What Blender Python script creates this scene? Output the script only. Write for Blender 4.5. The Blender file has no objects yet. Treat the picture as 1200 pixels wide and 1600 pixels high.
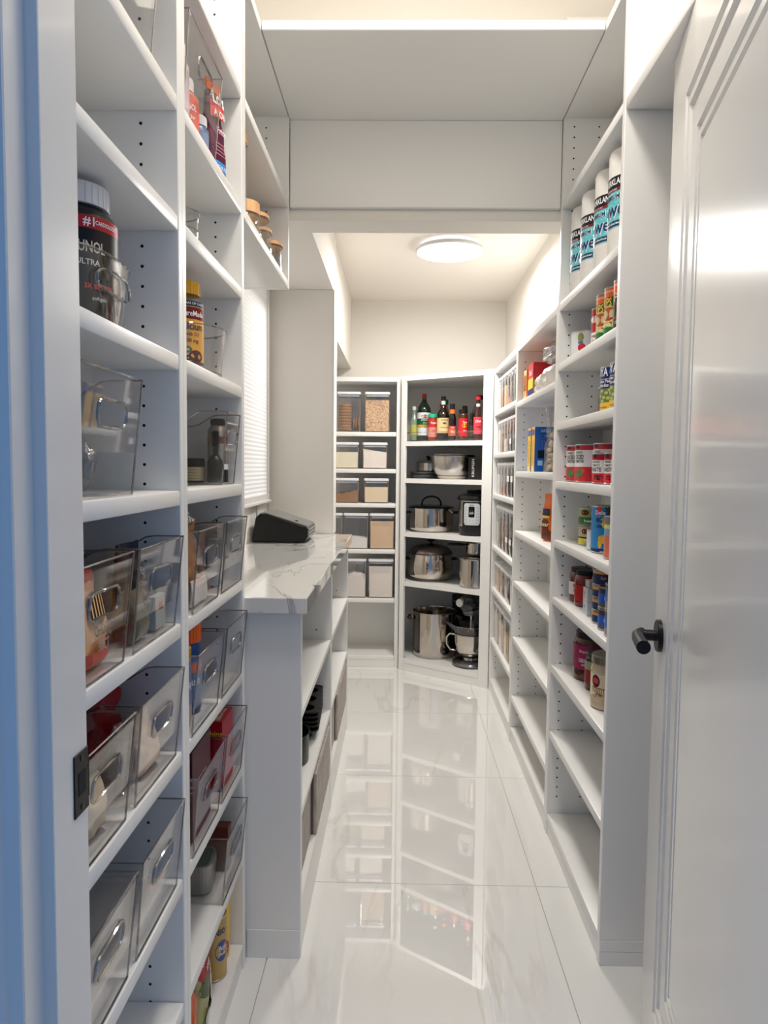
import bpy, bmesh, math, random
from mathutils import Vector, Matrix, noise
PI = math.pi
sc = bpy.context.scene
random.seed(7)

# ------------------------------------------------------------------ camera
cam_d = bpy.data.cameras.new('camera'); cam = bpy.data.objects.new('camera', cam_d)
sc.collection.objects.link(cam); sc.camera = cam
cam_d.sensor_fit = 'VERTICAL'; cam_d.sensor_height = 36.0
cam_d.lens = 36.0 * 1100.8 / 1600.0
cam_d.shift_x = -(603.06 - 600) / 1600.0
cam_d.clip_start = 0.02; cam_d.clip_end = 60
_M = (Matrix.Rotation(0.0185, 3, 'Z') @ Matrix.Rotation(-0.064, 3, 'X') @ Matrix.Rotation(-0.0108, 3, 'Y')
      @ Matrix.Rotation(PI / 2, 3, 'X'))
cam.matrix_world = Matrix.Translation((0, 0, 1.208)) @ _M.to_4x4()

# ------------------------------------------------------------------ world / daylight of the room behind the camera
w = bpy.data.worlds.new('world'); sc.world = w; w.use_nodes = True
w.node_tree.nodes['Background'].inputs['Color'].default_value = (0.235, 0.47, 0.93, 1)
w.node_tree.nodes['Background'].inputs['Strength'].default_value = 0.48

# ------------------------------------------------------------------ exposure
vs = sc.view_settings
sc.display_settings.display_device = 'sRGB'
vs.view_transform = 'Standard'; vs.look = 'None'; vs.gamma = 1.0; vs.use_curve_mapping = False
vs.exposure = 0.16
LAMP_BACK = 18.5      # watts, flush ceiling lamp over the back of the pantry
LAMP_FRONT = 16.5     # watts, flush ceiling lamp over the door end
sc.cycles.max_bounces = 12; sc.cycles.diffuse_bounces = 6; sc.cycles.glossy_bounces = 5
sc.cycles.transmission_bounces = 8; sc.cycles.transparent_max_bounces = 40
sc.cycles.sample_clamp_indirect = 6.0
sc.cycles.caustics_reflective = False; sc.cycles.caustics_refractive = False

C = sc.collection

# ------------------------------------------------------------------ materials
_m = {}
def srgb(c):
    return tuple(((x / 255) / 12.92) if x / 255 <= 0.04045 else (((x / 255) + 0.055) / 1.055) ** 2.4 for x in c)
def mat(c, rough=0.45, metal=0.0, coat=0.0, bump=0.0, bscale=200, var=0.0, vscale=8.0, trans=0.0, aniso=False):
    """plain principled material, colour as sRGB 0-255, optional fine relief and grain"""
    key = (tuple(c), rough, metal, coat, bump, bscale, var, vscale, trans)
    if key in _m: return _m[key]
    m = bpy.data.materials.new('mat_%d' % len(_m)); m.use_nodes = True
    nt = m.node_tree; b = nt.nodes['Principled BSDF']
    col = srgb(c) + (1,)
    b.inputs['Base Color'].default_value = col
    b.inputs['Roughness'].default_value = rough; b.inputs['Metallic'].default_value = metal
    b.inputs['Coat Weight'].default_value = coat
    b.inputs['Specular IOR Level'].default_value = 0.5 if sum(c) > 240 else 0.3
    b.inputs['Coat Roughness'].default_value = 0.06
    if trans: b.inputs['Transmission Weight'].default_value = trans
    tc = nt.nodes.new('ShaderNodeTexCoord')
    if var:
        n = nt.nodes.new('ShaderNodeTexNoise'); n.inputs['Scale'].default_value = vscale; n.inputs['Detail'].default_value = 5
        r = nt.nodes.new('ShaderNodeMapRange'); r.inputs['To Min'].default_value = 1 - var; r.inputs['To Max'].default_value = 1 + var
        mx = nt.nodes.new('ShaderNodeVectorMath'); mx.operation = 'SCALE'; mx.inputs[0].default_value = col[:3]
        nt.links.new(tc.outputs['Object'], n.inputs['Vector']); nt.links.new(n.outputs['Fac'], r.inputs['Value'])
        nt.links.new(r.outputs['Result'], mx.inputs['Scale']); nt.links.new(mx.outputs['Vector'], b.inputs['Base Color'])
    if bump:
        n = nt.nodes.new('ShaderNodeTexNoise'); n.inputs['Scale'].default_value = bscale; n.inputs['Detail'].default_value = 3
        bp = nt.nodes.new('ShaderNodeBump'); bp.inputs['Strength'].default_value = bump; bp.inputs['Distance'].default_value = 0.002
        nt.links.new(tc.outputs['Object'], n.inputs['Vector']); nt.links.new(n.outputs['Fac'], bp.inputs['Height'])
        nt.links.new(bp.outputs['Normal'], b.inputs['Normal'])
    _m[key] = m
    return m

def clear(name, tint, rim=0.5, base=0.05, rough=0.02):
    """thin clear plastic or glass: see-through with a facing-dependent mirror coat"""
    if name in _m: return _m[name]
    m = bpy.data.materials.new(name); m.use_nodes = True; nt = m.node_tree; nt.nodes.clear()
    out = nt.nodes.new('ShaderNodeOutputMaterial'); mix = nt.nodes.new('ShaderNodeMixShader')
    t = nt.nodes.new('ShaderNodeBsdfTransparent'); t.inputs['Color'].default_value = tint + (1,)
    g = nt.nodes.new('ShaderNodeBsdfGlossy'); g.inputs['Roughness'].default_value = rough
    g.inputs['Color'].default_value = (0.95, 0.95, 0.95, 1)
    lw = nt.nodes.new('ShaderNodeLayerWeight'); lw.inputs['Blend'].default_value = 0.5
    p = nt.nodes.new('ShaderNodeMath'); p.operation = 'POWER'; p.inputs[1].default_value = 4.0
    r = nt.nodes.new('ShaderNodeMapRange'); r.inputs['To Min'].default_value = base; r.inputs['To Max'].default_value = rim
    nt.links.new(lw.outputs['Facing'], p.inputs[0]); nt.links.new(p.outputs[0], r.inputs['Value'])
    nt.links.new(r.outputs['Result'], mix.inputs['Fac']); nt.links.new(t.outputs[0], mix.inputs[1])
    nt.links.new(g.outputs[0], mix.inputs[2]); nt.links.new(mix.outputs[0], out.inputs['Surface'])
    _m[name] = m
    return m

def steel(name, c=(205, 198, 190), rough=0.16, brushed=0.0):
    if name in _m: return _m[name]
    m = bpy.data.materials.new(name); m.use_nodes = True; nt = m.node_tree; b = nt.nodes['Principled BSDF']
    b.inputs['Base Color'].default_value = srgb(c) + (1,); b.inputs['Metallic'].default_value = 1
    b.inputs['Roughness'].default_value = rough
    if brushed:
        tc = nt.nodes.new('ShaderNodeTexCoord'); mp = nt.nodes.new('ShaderNodeMapping'); mp.inputs['Scale'].default_value = (3, 3, 400)
        n = nt.nodes.new('ShaderNodeTexNoise'); n.inputs['Scale'].default_value = 4
        bp = nt.nodes.new('ShaderNodeBump'); bp.inputs['Strength'].default_value = brushed; bp.inputs['Distance'].default_value = 0.001
        nt.links.new(tc.outputs['Object'], mp.inputs[0]); nt.links.new(mp.outputs[0], n.inputs['Vector'])
        nt.links.new(n.outputs['Fac'], bp.inputs['Height']); nt.links.new(bp.outputs['Normal'], b.inputs['Normal'])
    _m[name] = m
    return m

def emit(name, c, s):
    if name in _m: return _m[name]
    m = bpy.data.materials.new(name); m.use_nodes = True; nt = m.node_tree; nt.nodes.clear()
    o = nt.nodes.new('ShaderNodeOutputMaterial'); e = nt.nodes.new('ShaderNodeEmission')
    e.inputs['Color'].default_value = c + (1,); e.inputs['Strength'].default_value = s
    nt.links.new(e.outputs[0], o.inputs['Surface']); _m[name] = m
    return m

def stone(name, base, vein, scale, rough, thr=(0.0, 0.02), seed=0.0, stretch=(1, 1, 1), coat=0.0, cloud=0.05, per_object=False):
    """polished stone or porcelain with thin wandering veins"""
    m = bpy.data.materials.new(name); m.use_nodes = True; nt = m.node_tree; b = nt.nodes['Principled BSDF']; L = nt.links.new
    b.inputs['Roughness'].default_value = rough; b.inputs['Coat Weight'].default_value = coat; b.inputs['Coat Roughness'].default_value = 0.015; b.inputs['Coat IOR'].default_value = 1.7
    g = nt.nodes.new('ShaderNodeNewGeometry'); mp = nt.nodes.new('ShaderNodeMapping'); mp.inputs['Scale'].default_value = stretch
    mp.inputs['Location'].default_value = (seed, seed * .7, 0)
    L(g.outputs['Position'], mp.inputs['Vector'])
    vec = mp.outputs['Vector']
    if per_object:
        oi = nt.nodes.new('ShaderNodeObjectInfo'); ad = nt.nodes.new('ShaderNodeVectorMath'); ad.operation = 'MULTIPLY_ADD'
        ad.inputs[1].default_value = (9, 9, 9)
        cb = nt.nodes.new('ShaderNodeCombineXYZ')
        for i in range(3): L(oi.outputs['Random'], cb.inputs[i])
        L(cb.outputs[0], ad.inputs[0]); L(vec, ad.inputs[2]); vec = ad.outputs[0]
    n = nt.nodes.new('ShaderNodeTexNoise'); n.inputs['Scale'].default_value = scale; n.inputs['Detail'].default_value = 7
    n.inputs['Distortion'].default_value = 0.6; n.inputs['Roughness'].default_value = 0.55
    L(vec, n.inputs['Vector'])
    s = nt.nodes.new('ShaderNodeMath'); s.operation = 'SUBTRACT'; s.inputs[1].default_value = 0.5; L(n.outputs['Fac'], s.inputs[0])
    a = nt.nodes.new('ShaderNodeMath'); a.operation = 'ABSOLUTE'; L(s.outputs[0], a.inputs[0])
    r = nt.nodes.new('ShaderNodeMapRange'); r.inputs['From Min'].default_value = thr[0]; r.inputs['From Max'].default_value = thr[1]
    r.inputs['To Min'].default_value = 1; r.inputs['To Max'].default_value = 0; L(a.outputs[0], r.inputs['Value'])
    n2 = nt.nodes.new('ShaderNodeTexNoise'); n2.inputs['Scale'].default_value = scale * .9; n2.inputs['Detail'].default_value = 2
    L(vec, n2.inputs['Vector'])
    r2 = nt.nodes.new('ShaderNodeMapRange'); r2.inputs['From Min'].default_value = 0.46; r2.inputs['From Max'].default_value = 0.62
    L(n2.outputs['Fac'], r2.inputs['Value'])
    mu = nt.nodes.new('ShaderNodeMath'); mu.operation = 'MULTIPLY'; L(r.outputs[0], mu.inputs[0]); L(r2.outputs[0], mu.inputs[1])
    mx = nt.nodes.new('ShaderNodeMix'); mx.data_type = 'RGBA'
    mx.inputs['A'].default_value = srgb(base) + (1,); mx.inputs['B'].default_value = srgb(vein) + (1,)
    L(mu.outputs[0], mx.inputs['Factor'])
    n3 = nt.nodes.new('ShaderNodeTexNoise'); n3.inputs['Scale'].default_value = scale * 2.2; n3.inputs['Detail'].default_value = 4; L(vec, n3.inputs['Vector'])
    r3 = nt.nodes.new('ShaderNodeMapRange'); r3.inputs['To Min'].default_value = 1 - cloud; r3.inputs['To Max'].default_value = 1 + cloud * .5
    L(n3.outputs['Fac'], r3.inputs['Value'])
    sv = nt.nodes.new('ShaderNodeVectorMath'); sv.operation = 'SCALE'; L(mx.outputs['Result'], sv.inputs[0]); L(r3.outputs[0], sv.inputs['Scale'])
    L(sv.outputs[0], b.inputs['Base Color'])
    return m

def wood_grain(name, c1, c2):
    m = bpy.data.materials.new(name); m.use_nodes = True; nt = m.node_tree; b = nt.nodes['Principled BSDF']; L = nt.links.new
    b.inputs['Roughness'].default_value = 0.7
    tc = nt.nodes.new('ShaderNodeTexCoord'); mp = nt.nodes.new('ShaderNodeMapping'); mp.inputs['Scale'].default_value = (40, 40, 16)
    n = nt.nodes.new('ShaderNodeTexNoise'); n.inputs['Scale'].default_value = 1.5; n.inputs['Detail'].default_value = 6
    cr = nt.nodes.new('ShaderNodeValToRGB'); cr.color_ramp.elements[0].position = .35; cr.color_ramp.elements[1].position = .65
    cr.color_ramp.elements[0].color = srgb(c1) + (1,); cr.color_ramp.elements[1].color = srgb(c2) + (1,)
    L(tc.outputs['Object'], mp.inputs[0]); L(mp.outputs[0], n.inputs['Vector']); L(n.outputs['Fac'], cr.inputs[0]); L(cr.outputs[0], b.inputs['Base Color'])
    return m

def grains(name, c1, c2, scale=160, c3=None):
    """dry goods: seeds, flakes, beans as fine mottling with relief"""
    if name in _m: return _m[name]
    m = bpy.data.materials.new(name); m.use_nodes = True; nt = m.node_tree; b = nt.nodes['Principled BSDF']; L = nt.links.new
    b.inputs['Roughness'].default_value = 0.8
    tc = nt.nodes.new('ShaderNodeTexCoord'); v = nt.nodes.new('ShaderNodeTexVoronoi'); v.inputs['Scale'].default_value = scale
    cr = nt.nodes.new('ShaderNodeValToRGB'); cr.color_ramp.elements[0].color = srgb(c1) + (1,); cr.color_ramp.elements[1].color = srgb(c2) + (1,)
    if c3:
        e = cr.color_ramp.elements.new(0.5); e.color = srgb(c3) + (1,)
    L(tc.outputs['Object'], v.inputs['Vector']); L(v.outputs['Color'], cr.inputs[0]); L(cr.outputs[0], b.inputs['Base Color'])
    bp = nt.nodes.new('ShaderNodeBump'); bp.inputs['Strength'].default_value = 0.6; bp.inputs['Distance'].default_value = 0.002
    bp.invert = True
    L(v.outputs['Distance'], bp.inputs['Height']); L(bp.outputs['Normal'], b.inputs['Normal'])
    _m[name] = m
    return m

LAM = mat((230, 229, 226), 0.32, var=0.012, vscale=3)           # white melamine casework
PAINT = mat((222, 220, 216), 0.22, coat=0.25)                   # satin paint of door and jamb
WALL = mat((226, 222, 215), 0.8, bump=0.25, bscale=160)         # drywall
CEIL = mat((228, 223, 216), 0.85, bump=0.3, bscale=140)
HOLE = mat((28, 28, 30), 0.8)
BLACK = mat((18, 18, 20), 0.45)
WHITEP = mat((232, 232, 232), 0.35)
CLEAR = clear('clear_plastic', (0.975, 0.972, 0.972), rim=0.55, base=0.05, rough=0.03)
GREYCLEAR = clear('smoke_clear_plastic', (0.87, 0.86, 0.875), rim=0.6, base=0.055, rough=0.04)
RIM = clear('clear_plastic_rim', (0.55, 0.55, 0.56), rim=0.7, base=0.22, rough=0.05)
GLASS = clear('jar_glass', (0.95, 0.955, 0.95), rim=0.6, base=0.06)
FILM = clear('plastic_film', (0.86, 0.85, 0.86), rim=0.45, base=0.14, rough=0.12)
STEEL = steel('polished_steel', (200, 192, 183), 0.10)
BRUSH = steel('brushed_steel', (188, 184, 178), 0.24, 0.15)
TIN = steel('tin', (190, 188, 182), 0.3)

# ------------------------------------------------------------------ mesh builder
class MB:
    def __init__(s): s.v = []; s.f = []; s.mi = []; s.sm = []; s.mats = []
    def _mi(s, m):
        if m is None: m = LAM
        if m not in s.mats: s.mats.append(m)
        return s.mats.index(m)
    def add(s, vs_, fs, m=None, smooth=False):
        o = len(s.v); s.v += [tuple(p) for p in vs_]; k = s._mi(m)
        for f in fs: s.f.append([i + o for i in f]); s.mi.append(k); s.sm.append(smooth)
        return s
    def box(s, x0, x1, y0, y1, z0, z1, m=None, bev=0.0, seg=1):
        bm = bmesh.new(); bmesh.ops.create_cube(bm, size=1)
        for p in bm.verts:
            p.co = Vector((x0 + (p.co.x + .5) * (x1 - x0), y0 + (p.co.y + .5) * (y1 - y0), z0 + (p.co.z + .5) * (z1 - z0)))
        if bev: bmesh.ops.bevel(bm, geom=bm.edges[:], offset=bev, segments=seg, affect='EDGES', profile=0.5)
        bm.verts.index_update()
        s.add([p.co[:] for p in bm.verts], [[q.index for q in f.verts] for f in bm.faces], m, seg > 1)
        bm.free(); return s
    def lathe(s, prof, c=(0, 0, 0), n=28, m=None, smooth=True, a0=0.0, a1=2 * PI, axis='z'):
        full = abs(a1 - a0 - 2 * PI) < 1e-6; k = n if full else n + 1; vs_ = []; fs = []
        for r, z in prof:
            for i in range(k):
                a = a0 + (a1 - a0) * i / n
                p = (r * math.cos(a), r * math.sin(a), z)
                if axis == 'x': p = (p[2], p[0], p[1])
                if axis == 'y': p = (p[0], p[2], p[1])
                vs_.append((p[0] + c[0], p[1] + c[1], p[2] + c[2]))
        for j in range(len(prof) - 1):
            for i in range(n):
                a = j * k + i; b = j * k + (i + 1) % k
                fs.append([a, b, b + k, a + k])
        return s.add(vs_, fs, m, smooth)
    def prism(s, poly, z0, z1, m=None):
        n = len(poly)
        vs_ = [(x, y, z0) for x, y in poly] + [(x, y, z1) for x, y in poly]
        fs = [list(range(n))[::-1], [i + n for i in range(n)]] + [[i, (i + 1) % n, (i + 1) % n + n, i + n] for i in range(n)]
        return s.add(vs_, fs, m)
    def tube(s, path, r, n=8, m=None, closed=False, cap=True):
        P = [Vector(p) for p in path]; k = len(P); rs = r if isinstance(r, (list, tuple)) else [r] * k
        vs_ = []; up = None
        for i, p in enumerate(P):
            a = P[i - 1] if (i or closed) else p; b = P[(i + 1) % k] if (i < k - 1 or closed) else p
            t = (b - a).normalized()
            if up is None:
                up = t.cross(Vector((0, 0, 1)))
                if up.length < 1e-3: up = t.cross(Vector((1, 0, 0)))
                up.normalize()
            up = (up - t * up.dot(t)).normalized(); w_ = t.cross(up)
            for j in range(n):
                q = p + (up * math.cos(2 * PI * j / n) + w_ * math.sin(2 * PI * j / n)) * rs[i]
                vs_.append(q[:])
        fs = []
        for i in range(k if closed else k - 1):
            for j in range(n):
                a = i * n + j; b = i * n + (j + 1) % n; c = ((i + 1) % k) * n
                fs.append([a, b, c + (j + 1) % n, c + j])
        if cap and not closed: fs += [list(range(n))[::-1], [(k - 1) * n + j for j in range(n)]]
        return s.add(vs_, fs, m, True)
    def map(s, fn): s.v = [tuple(fn(*p)) for p in s.v]; return s
    def mesh(s, name):
        me = bpy.data.meshes.new(name); me.from_pydata(s.v, [], s.f)
        for m in s.mats: me.materials.append(m)
        me.polygons.foreach_set('material_index', s.mi); me.polygons.foreach_set('use_smooth', s.sm)
        me.validate(); me.update()
        bm = bmesh.new(); bm.from_mesh(me); bmesh.ops.recalc_face_normals(bm, faces=bm.faces[:]); bm.to_mesh(me); bm.free()
        return me

def obj(name, mb, parent=None, label=None, kind=None):
    me = mb.mesh(name) if isinstance(mb, MB) else mb
    o = bpy.data.objects.new(name, me); C.objects.link(o)
    if any(me.polygons[i].use_smooth for i in range(0, len(me.polygons), max(1, len(me.polygons) // 8))):
        try: me.set_sharp_from_angle(angle=math.radians(38))
        except Exception: pass
    if parent: o.parent = parent
    if label: o['label'] = label
    if name in ('lettering', 'printed_patch', 'printed_picture', 'print', 'edge'): kind = 'stuff'   # fine print, too small to pick apart
    if kind: o['kind'] = kind
    return o
def tag(o, label, cat, group=None):
    o['label'] = label; o['category'] = cat
    if group: o['group'] = group
    return o
def thing(name, label, cat, loc=(0, 0, 0), rz=0.0, group=None):
    o = bpy.data.objects.new(name, None); C.objects.link(o); o.location = loc; o.rotation_euler = (0, 0, rz)
    o.empty_display_size = 0.05
    return tag(o, label, cat, group)
def struct(name, mb): return obj(name, mb, kind='structure')
def dup(root, loc, label, rz=None):
    r = root.copy(); C.objects.link(r); r.location = loc; r['label'] = label
    if rz is not None: r.rotation_euler = (0, 0, rz)
    for ch in list(root.children):
        c = ch.copy(); C.objects.link(c); c.parent = r
        for g in list(ch.children):
            d = g.copy(); C.objects.link(d); d.parent = c
    return r

# ------------------------------------------------------------------ lettering
_tc = {}
def text_flat(s, size, bold=True, width=None):
    """letters as flat faces in the x-z plane, centred on the origin"""
    key = (s, bold)
    if key not in _tc:
        cu = bpy.data.curves.new('t', 'FONT'); cu.body = s; cu.size = 1.0; cu.align_x = 'CENTER'; cu.align_y = 'CENTER'
        cu.resolution_u = 2
        if bold: cu.offset = 0.018
        o = bpy.data.objects.new('t', cu); C.objects.link(o)
        dg = bpy.context.evaluated_depsgraph_get(); me = bpy.data.meshes.new_from_object(o.evaluated_get(dg))
        vs_ = [(v.co.x, v.co.y) for v in me.vertices]; fs = [list(p.vertices) for p in me.polygons]
        bpy.data.objects.remove(o); bpy.data.curves.remove(cu); bpy.data.meshes.remove(me)
        _tc[key] = (vs_, fs)
    vs_, fs = _tc[key]
    if not vs_: return [], []
    w0 = max(v[0] for v in vs_) - min(v[0] for v in vs_)
    sx = size if width is None else width / w0
    return [(x * sx, y * size) for x, y in vs_], fs
def text_plane(mb, s, size, o, ux, uz, m, width=None, bold=True):
    vs_, fs = text_flat(s, size, bold, width); O = Vector(o); X = Vector(ux); Z = Vector(uz)
    return mb.add([(O + X * x + Z * y)[:] for x, y in vs_], fs, m)
def text_cyl(mb, s, size, r, z, ang, m, width=None, bold=True, rot=0):
    """wrap onto a vertical cylinder of radius r, reading left to right from outside; ang = direction it faces"""
    vs_, fs = text_flat(s, size, bold, width); out = []
    for x, y in vs_:
        if rot: x, y = -y, x
        a = ang + x / r
        out.append((r * math.cos(a), r * math.sin(a), z + y))
    return mb.add(out, fs, m)
def patch_cyl(mb, r, z0, z1, ang, width, m, n=10):
    """a curved printed patch on a cylinder"""
    hw = width / 2 / r; vs_ = []; fs = []
    for i in range(n + 1):
        a = ang - hw + 2 * hw * i / n
        for z in (z0, z1): vs_.append((r * math.cos(a), r * math.sin(a), z))
    for i in range(n): fs.append([2 * i, 2 * i + 2, 2 * i + 3, 2 * i + 1])
    return mb.add(vs_, fs, m, True)
def blob_cyl(mb, r, z, ang, rx, rz_, m, n=18, seed=0, rough=0.0):
    """printed ellipse or irregular spot on a cylinder"""
    rnd = random.Random(seed); vs_ = [(r * math.cos(ang), r * math.sin(ang), z)]
    for i in range(n):
        t = 2 * PI * i / n; k = 1 + rnd.uniform(-rough, rough); a = ang + rx * k * math.cos(t) / r
        vs_.append((r * math.cos(a), r * math.sin(a), z + rz_ * k * math.sin(t)))
    return mb.add(vs_, [[0, i + 1, (i + 1) % n + 1] for i in range(n)], m)

# ================================================================== STRUCTURE
XR, XL = 0.50, -0.36            # front planes of the right and left shelving
WR, WL = 0.655, -0.60           # side walls
T = 0.019
YA, YB, YU = 1.155, 1.613, 2.29
R0, R1, R2, R3 = 1.656, 2.276, 3.052, 3.790
CZ = 0.899; YW = 3.20           # counter height, end wall of the counter alcove

# floor: slab plus separate tiles with recessed joints
fl = struct('floor', MB().box(-0.75, 1.2, -1.6, 4.62, -0.06, -0.004, mat((188, 186, 182), 0.8)))
TILE = stone('porcelain_tile', (233, 232, 229), (221, 217, 212), 1.1, 0.02, thr=(0.0, 0.016), stretch=(2.4, 0.4, 1), coat=1.0, cloud=0.02, per_object=True)
tile_me = None
tx = [-1.031, -0.311, 0.409]; ty = [-1.6, -0.885, -0.17, 0.545, 1.26, 1.975, 2.69, 3.405, 4.12]
for x in tx:
    for y in ty:
        if tile_me is None:
            tile_me = MB().box(0.0012, 0.7188, 0.0012, 0.7138, -0.004, 0.0, TILE, bev=0.00025).mesh('tile')
        t = bpy.data.objects.new('tile', tile_me); C.objects.link(t); t.parent = fl; t.location = (x, y, 0)

struct('wall_left', MB().box(-0.75, WL, 0.72, YW, 0, 2.95, WALL))
struct('wall_back_left', MB().box(-0.75, -0.62, YW + .0, 4.62, 0, 2.25, WALL))
struct('wall_right', MB().box(WR, 0.80, 0.72, 4.62, 0, 2.95, WALL))
struct('wall_back', MB().box(-0.62, WR, 4.48, 4.62, 0, 2.26, WALL))
struct('wall_alcove_end', MB().box(WL, -0.303, YW, YW + .13, 0, 1.996, WALL, bev=.002))
struct('trim_wall_corner', MB().box(-0.303, -0.2995, YW - .001, YW + .131, CZ, 1.996, WALL))
# ceiling pieces, soffit and drop beam
struct('ceiling', MB().box(-0.75, 0.80, 2.43, 4.62, 2.245, 2.33, CEIL))
struct('ceiling_front', MB().box(-0.75, 0.80, 0.60, 2.43, 2.95, 3.03, CEIL))
struct('wall_beam', MB().box(WL, WR, 2.312, 2.43, 1.994, 2.95, WALL, bev=.001))
struct('wall_soffit', MB().box(WL, -0.305, 2.4302, YW + .13, 1.996, 2.95, WALL))
struct('wall_soffit_back', MB().box(-0.62, -0.312, YW + .13, 4.48, 1.822, 2.245, WALL))
# doorway wall
struct('wall_front_left', MB().box(-1.3, -0.372, 0.60, 0.72, 0, 2.95, WALL))
struct('wall_front_right', MB().box(0.475, 1.3, 0.60, 0.72, 0, 2.95, WALL))
struct('wall_front_header', MB().box(-0.372, 0.475, 0.60, 0.72, 2.06, 2.95, WALL))
# left jamb with stepped stop and casing
jp = [(-0.330, 0.728), (-0.3300, 0.6550), (-0.3306, 0.6538), (-0.3420, 0.6520), (-0.3420, 0.6180), (-0.343, 0.6160),
      (-0.356, 0.6150), (-0.358, 0.611), (-0.3665, 0.607), (-0.372, 0.596), (-0.45, 0.588), (-0.45, 0.600), (-0.372, 0.600), (-0.372, 0.728)]
struct('trim_1', MB().prism(jp, 0.0, 2.06, PAINT))
jr = [(0.450, 0.728), (0.450, 0.66), (0.446, 0.655), (0.446, 0.62), (0.452, 0.605), (0.53, 0.588), (0.53, 0.60), (0.475, 0.60), (0.475, 0.728)]
struct('trim_2', MB().prism(jr, 0.0, 2.06, PAINT))
struct('trim_3', MB().box(-0.372, 0.475, 0.60, 0.728, 2.04, 2.06, PAINT))

# strike plate on the left jamb
sp = thing('strike_plate', 'black metal strike plate let into the white left door jamb', 'strike plate', (-0.3296, 0.712, 0.875))
obj('plate', MB().box(-0.0005, 0.0012, -0.016, 0.016, -0.033, 0.033, BLACK, bev=.0005), sp)
obj('lip', MB().box(-0.002, 0.0014, 0.0148, 0.0175, -0.022, 0.022, BLACK, bev=.0005), sp)
obj('latch_hole', MB().box(0.0012, 0.0016, -0.008, 0.008, -0.012, 0.012, HOLE), sp)
for z in (-0.026, 0.026): obj('screw', MB().lathe([(0, 0.0016), (0.003, 0.0015), (0.0034, 0.0010)], (0.0005, 0, z), 10, mat((40, 40, 42), .3, .8), axis='x'), sp)

# window on the left wall of the counter alcove, closed by a pleated shade
wf = MB(); x0 = WL
for a in ((2.05, 3.155, 1.055, 1.085), (2.05, 3.155, 1.975, 1.994), (3.125, 3.155, 1.085, 1.975), (2.05, 2.08, 1.085, 1.975)):
    wf.box(x0, x0 + .018, a[0], a[1], a[2], a[3], PAINT, bev=.003)
wf.box(x0, x0 + .026, 2.04, 3.165, 1.045, 1.058, PAINT, bev=.003)
win = struct('window_1', wf)
pl = MB(); n = 52; z0, z1 = 1.085, 1.975
vs_, fs = [], []
for i in range(2 * n + 1):
    z = z0 + (z1 - z0) * i / (2 * n); d = 0.0100 if i % 2 else 0.0115
    vs_ += [(x0 + d, 2.08, z), (x0 + d, 3.125, z)]
for i in range(2 * n): fs.append([2 * i, 2 * i + 1, 2 * i + 3, 2 * i + 2])
pl.add(vs_, fs, mat((236, 238, 240), 0.8)); obj('pleated_shade', pl, win)
ol = thing('wall_outlet', 'white wall outlet low on the alcove wall behind the black appliance', 'outlet', (WL, 2.98, 1.0))
obj('cover_plate', MB().box(0, .006, -.036, .036, -.058, .058, WHITEP, bev=.002), ol)
for z in (-.02, .02): obj('socket', MB().lathe([(0, .0072), (.014, .0072), (.016, .0055)], (0, 0, z), 16, mat((215, 215, 214), .4), axis='x'), ol)

# ================================================================== DOOR (open, inward, on the right)
FD = Vector((0.536, 1.46, 0)); HD = Vector((0.3693, 0.5959, 0)); dw = (HD - FD).length
ang = math.atan2((HD - FD).y, (HD - FD).x)     # local +x runs from the free edge to the hinge edge
dr = bpy.data.objects.new('door_1', None); C.objects.link(dr); dr.location = FD; dr.rotation_euler = (0, 0, ang); dr['kind'] = 'structure'
# local -y is the visible face side (towards the aisle) for this rotation
TH = 0.035
def ring_face(mb, x0, x1, z0, z1, prof, y, sgn, m):
    """nested mitred moulding: prof = (inset, depth) pairs, last one closes the panel"""
    rows = []
    for ins, dep in prof:
        rows.append([(x0 + ins, y + sgn * dep, z0 + ins), (x1 - ins * .33, y + sgn * dep, z0 + ins), (x1 - ins * .33, y + sgn * dep, z1 - ins), (x0 + ins, y + sgn * dep, z1 - ins)])
    vs_ = [p for r in rows for p in r]; fs = []
    for j in range(len(rows) - 1):
        for i in range(4): fs.append([4 * j + i, 4 * j + (i + 1) % 4, 4 * j + 4 + (i + 1) % 4, 4 * j + 4 + i])
    k = 4 * (len(rows) - 1); fs.append([k, k + 1, k + 2, k + 3])
    return mb.add(vs_, fs, m)
d = MB(); zt, zb = 2.015, 0.012
prof = [(0, 0.0), (0.006, 0.0), (0.127, 0.0), (0.131, -.007), (0.141, -.007), (0.146, -.001), (0.160, -.001), (0.164, -.008), (0.172, -.008), (0.180, -.003),
        (0.226, -.002), (0.230, -.009), (0.239, -.009), (0.244, -.002), (0.256, -.002), (0.259, -.008), (0.266, -.008), (0.272, -.001)]
SV = -1.0  # visible side sign in local y
def door_slab():
    mb = MB()
    for sgn in (1, -1):
        y = SV * 0.0 if sgn == 1 else -SV * TH
        pr_ = [(i, dd) for i, dd in prof]
        ring_face(mb, 0, dw, zb, zt, pr_, y, SV if sgn == 1 else -SV, PAINT)
    y0, y1 = sorted((0.0, -SV * TH))
    mb.add([(0, y0, zb), (0, y1, zb), (0, y1, zt), (0, y0, zt), (dw, y0, zb), (dw, y1, zb), (dw, y1, zt), (dw, y0, zt)],
           [[0, 1, 2, 3], [4, 5, 6, 7], [0, 4, 5, 1], [3, 7, 6, 2]], PAINT)
    return mb
obj('door_leaf', door_slab(), dr)
hz = 0.879; hx = 0.070
BLK = mat((24, 24, 26), 0.38, 0.3)
hr = obj('handle_rose', MB().lathe([(0, .009), (.030, .009), (.0318, .0075), (.0322, 0), (0, 0)], (0, 0, 0), 40, BLK, axis='y').map(lambda x, y, z: (x + hx, SV * y, z + hz)), dr)
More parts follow.
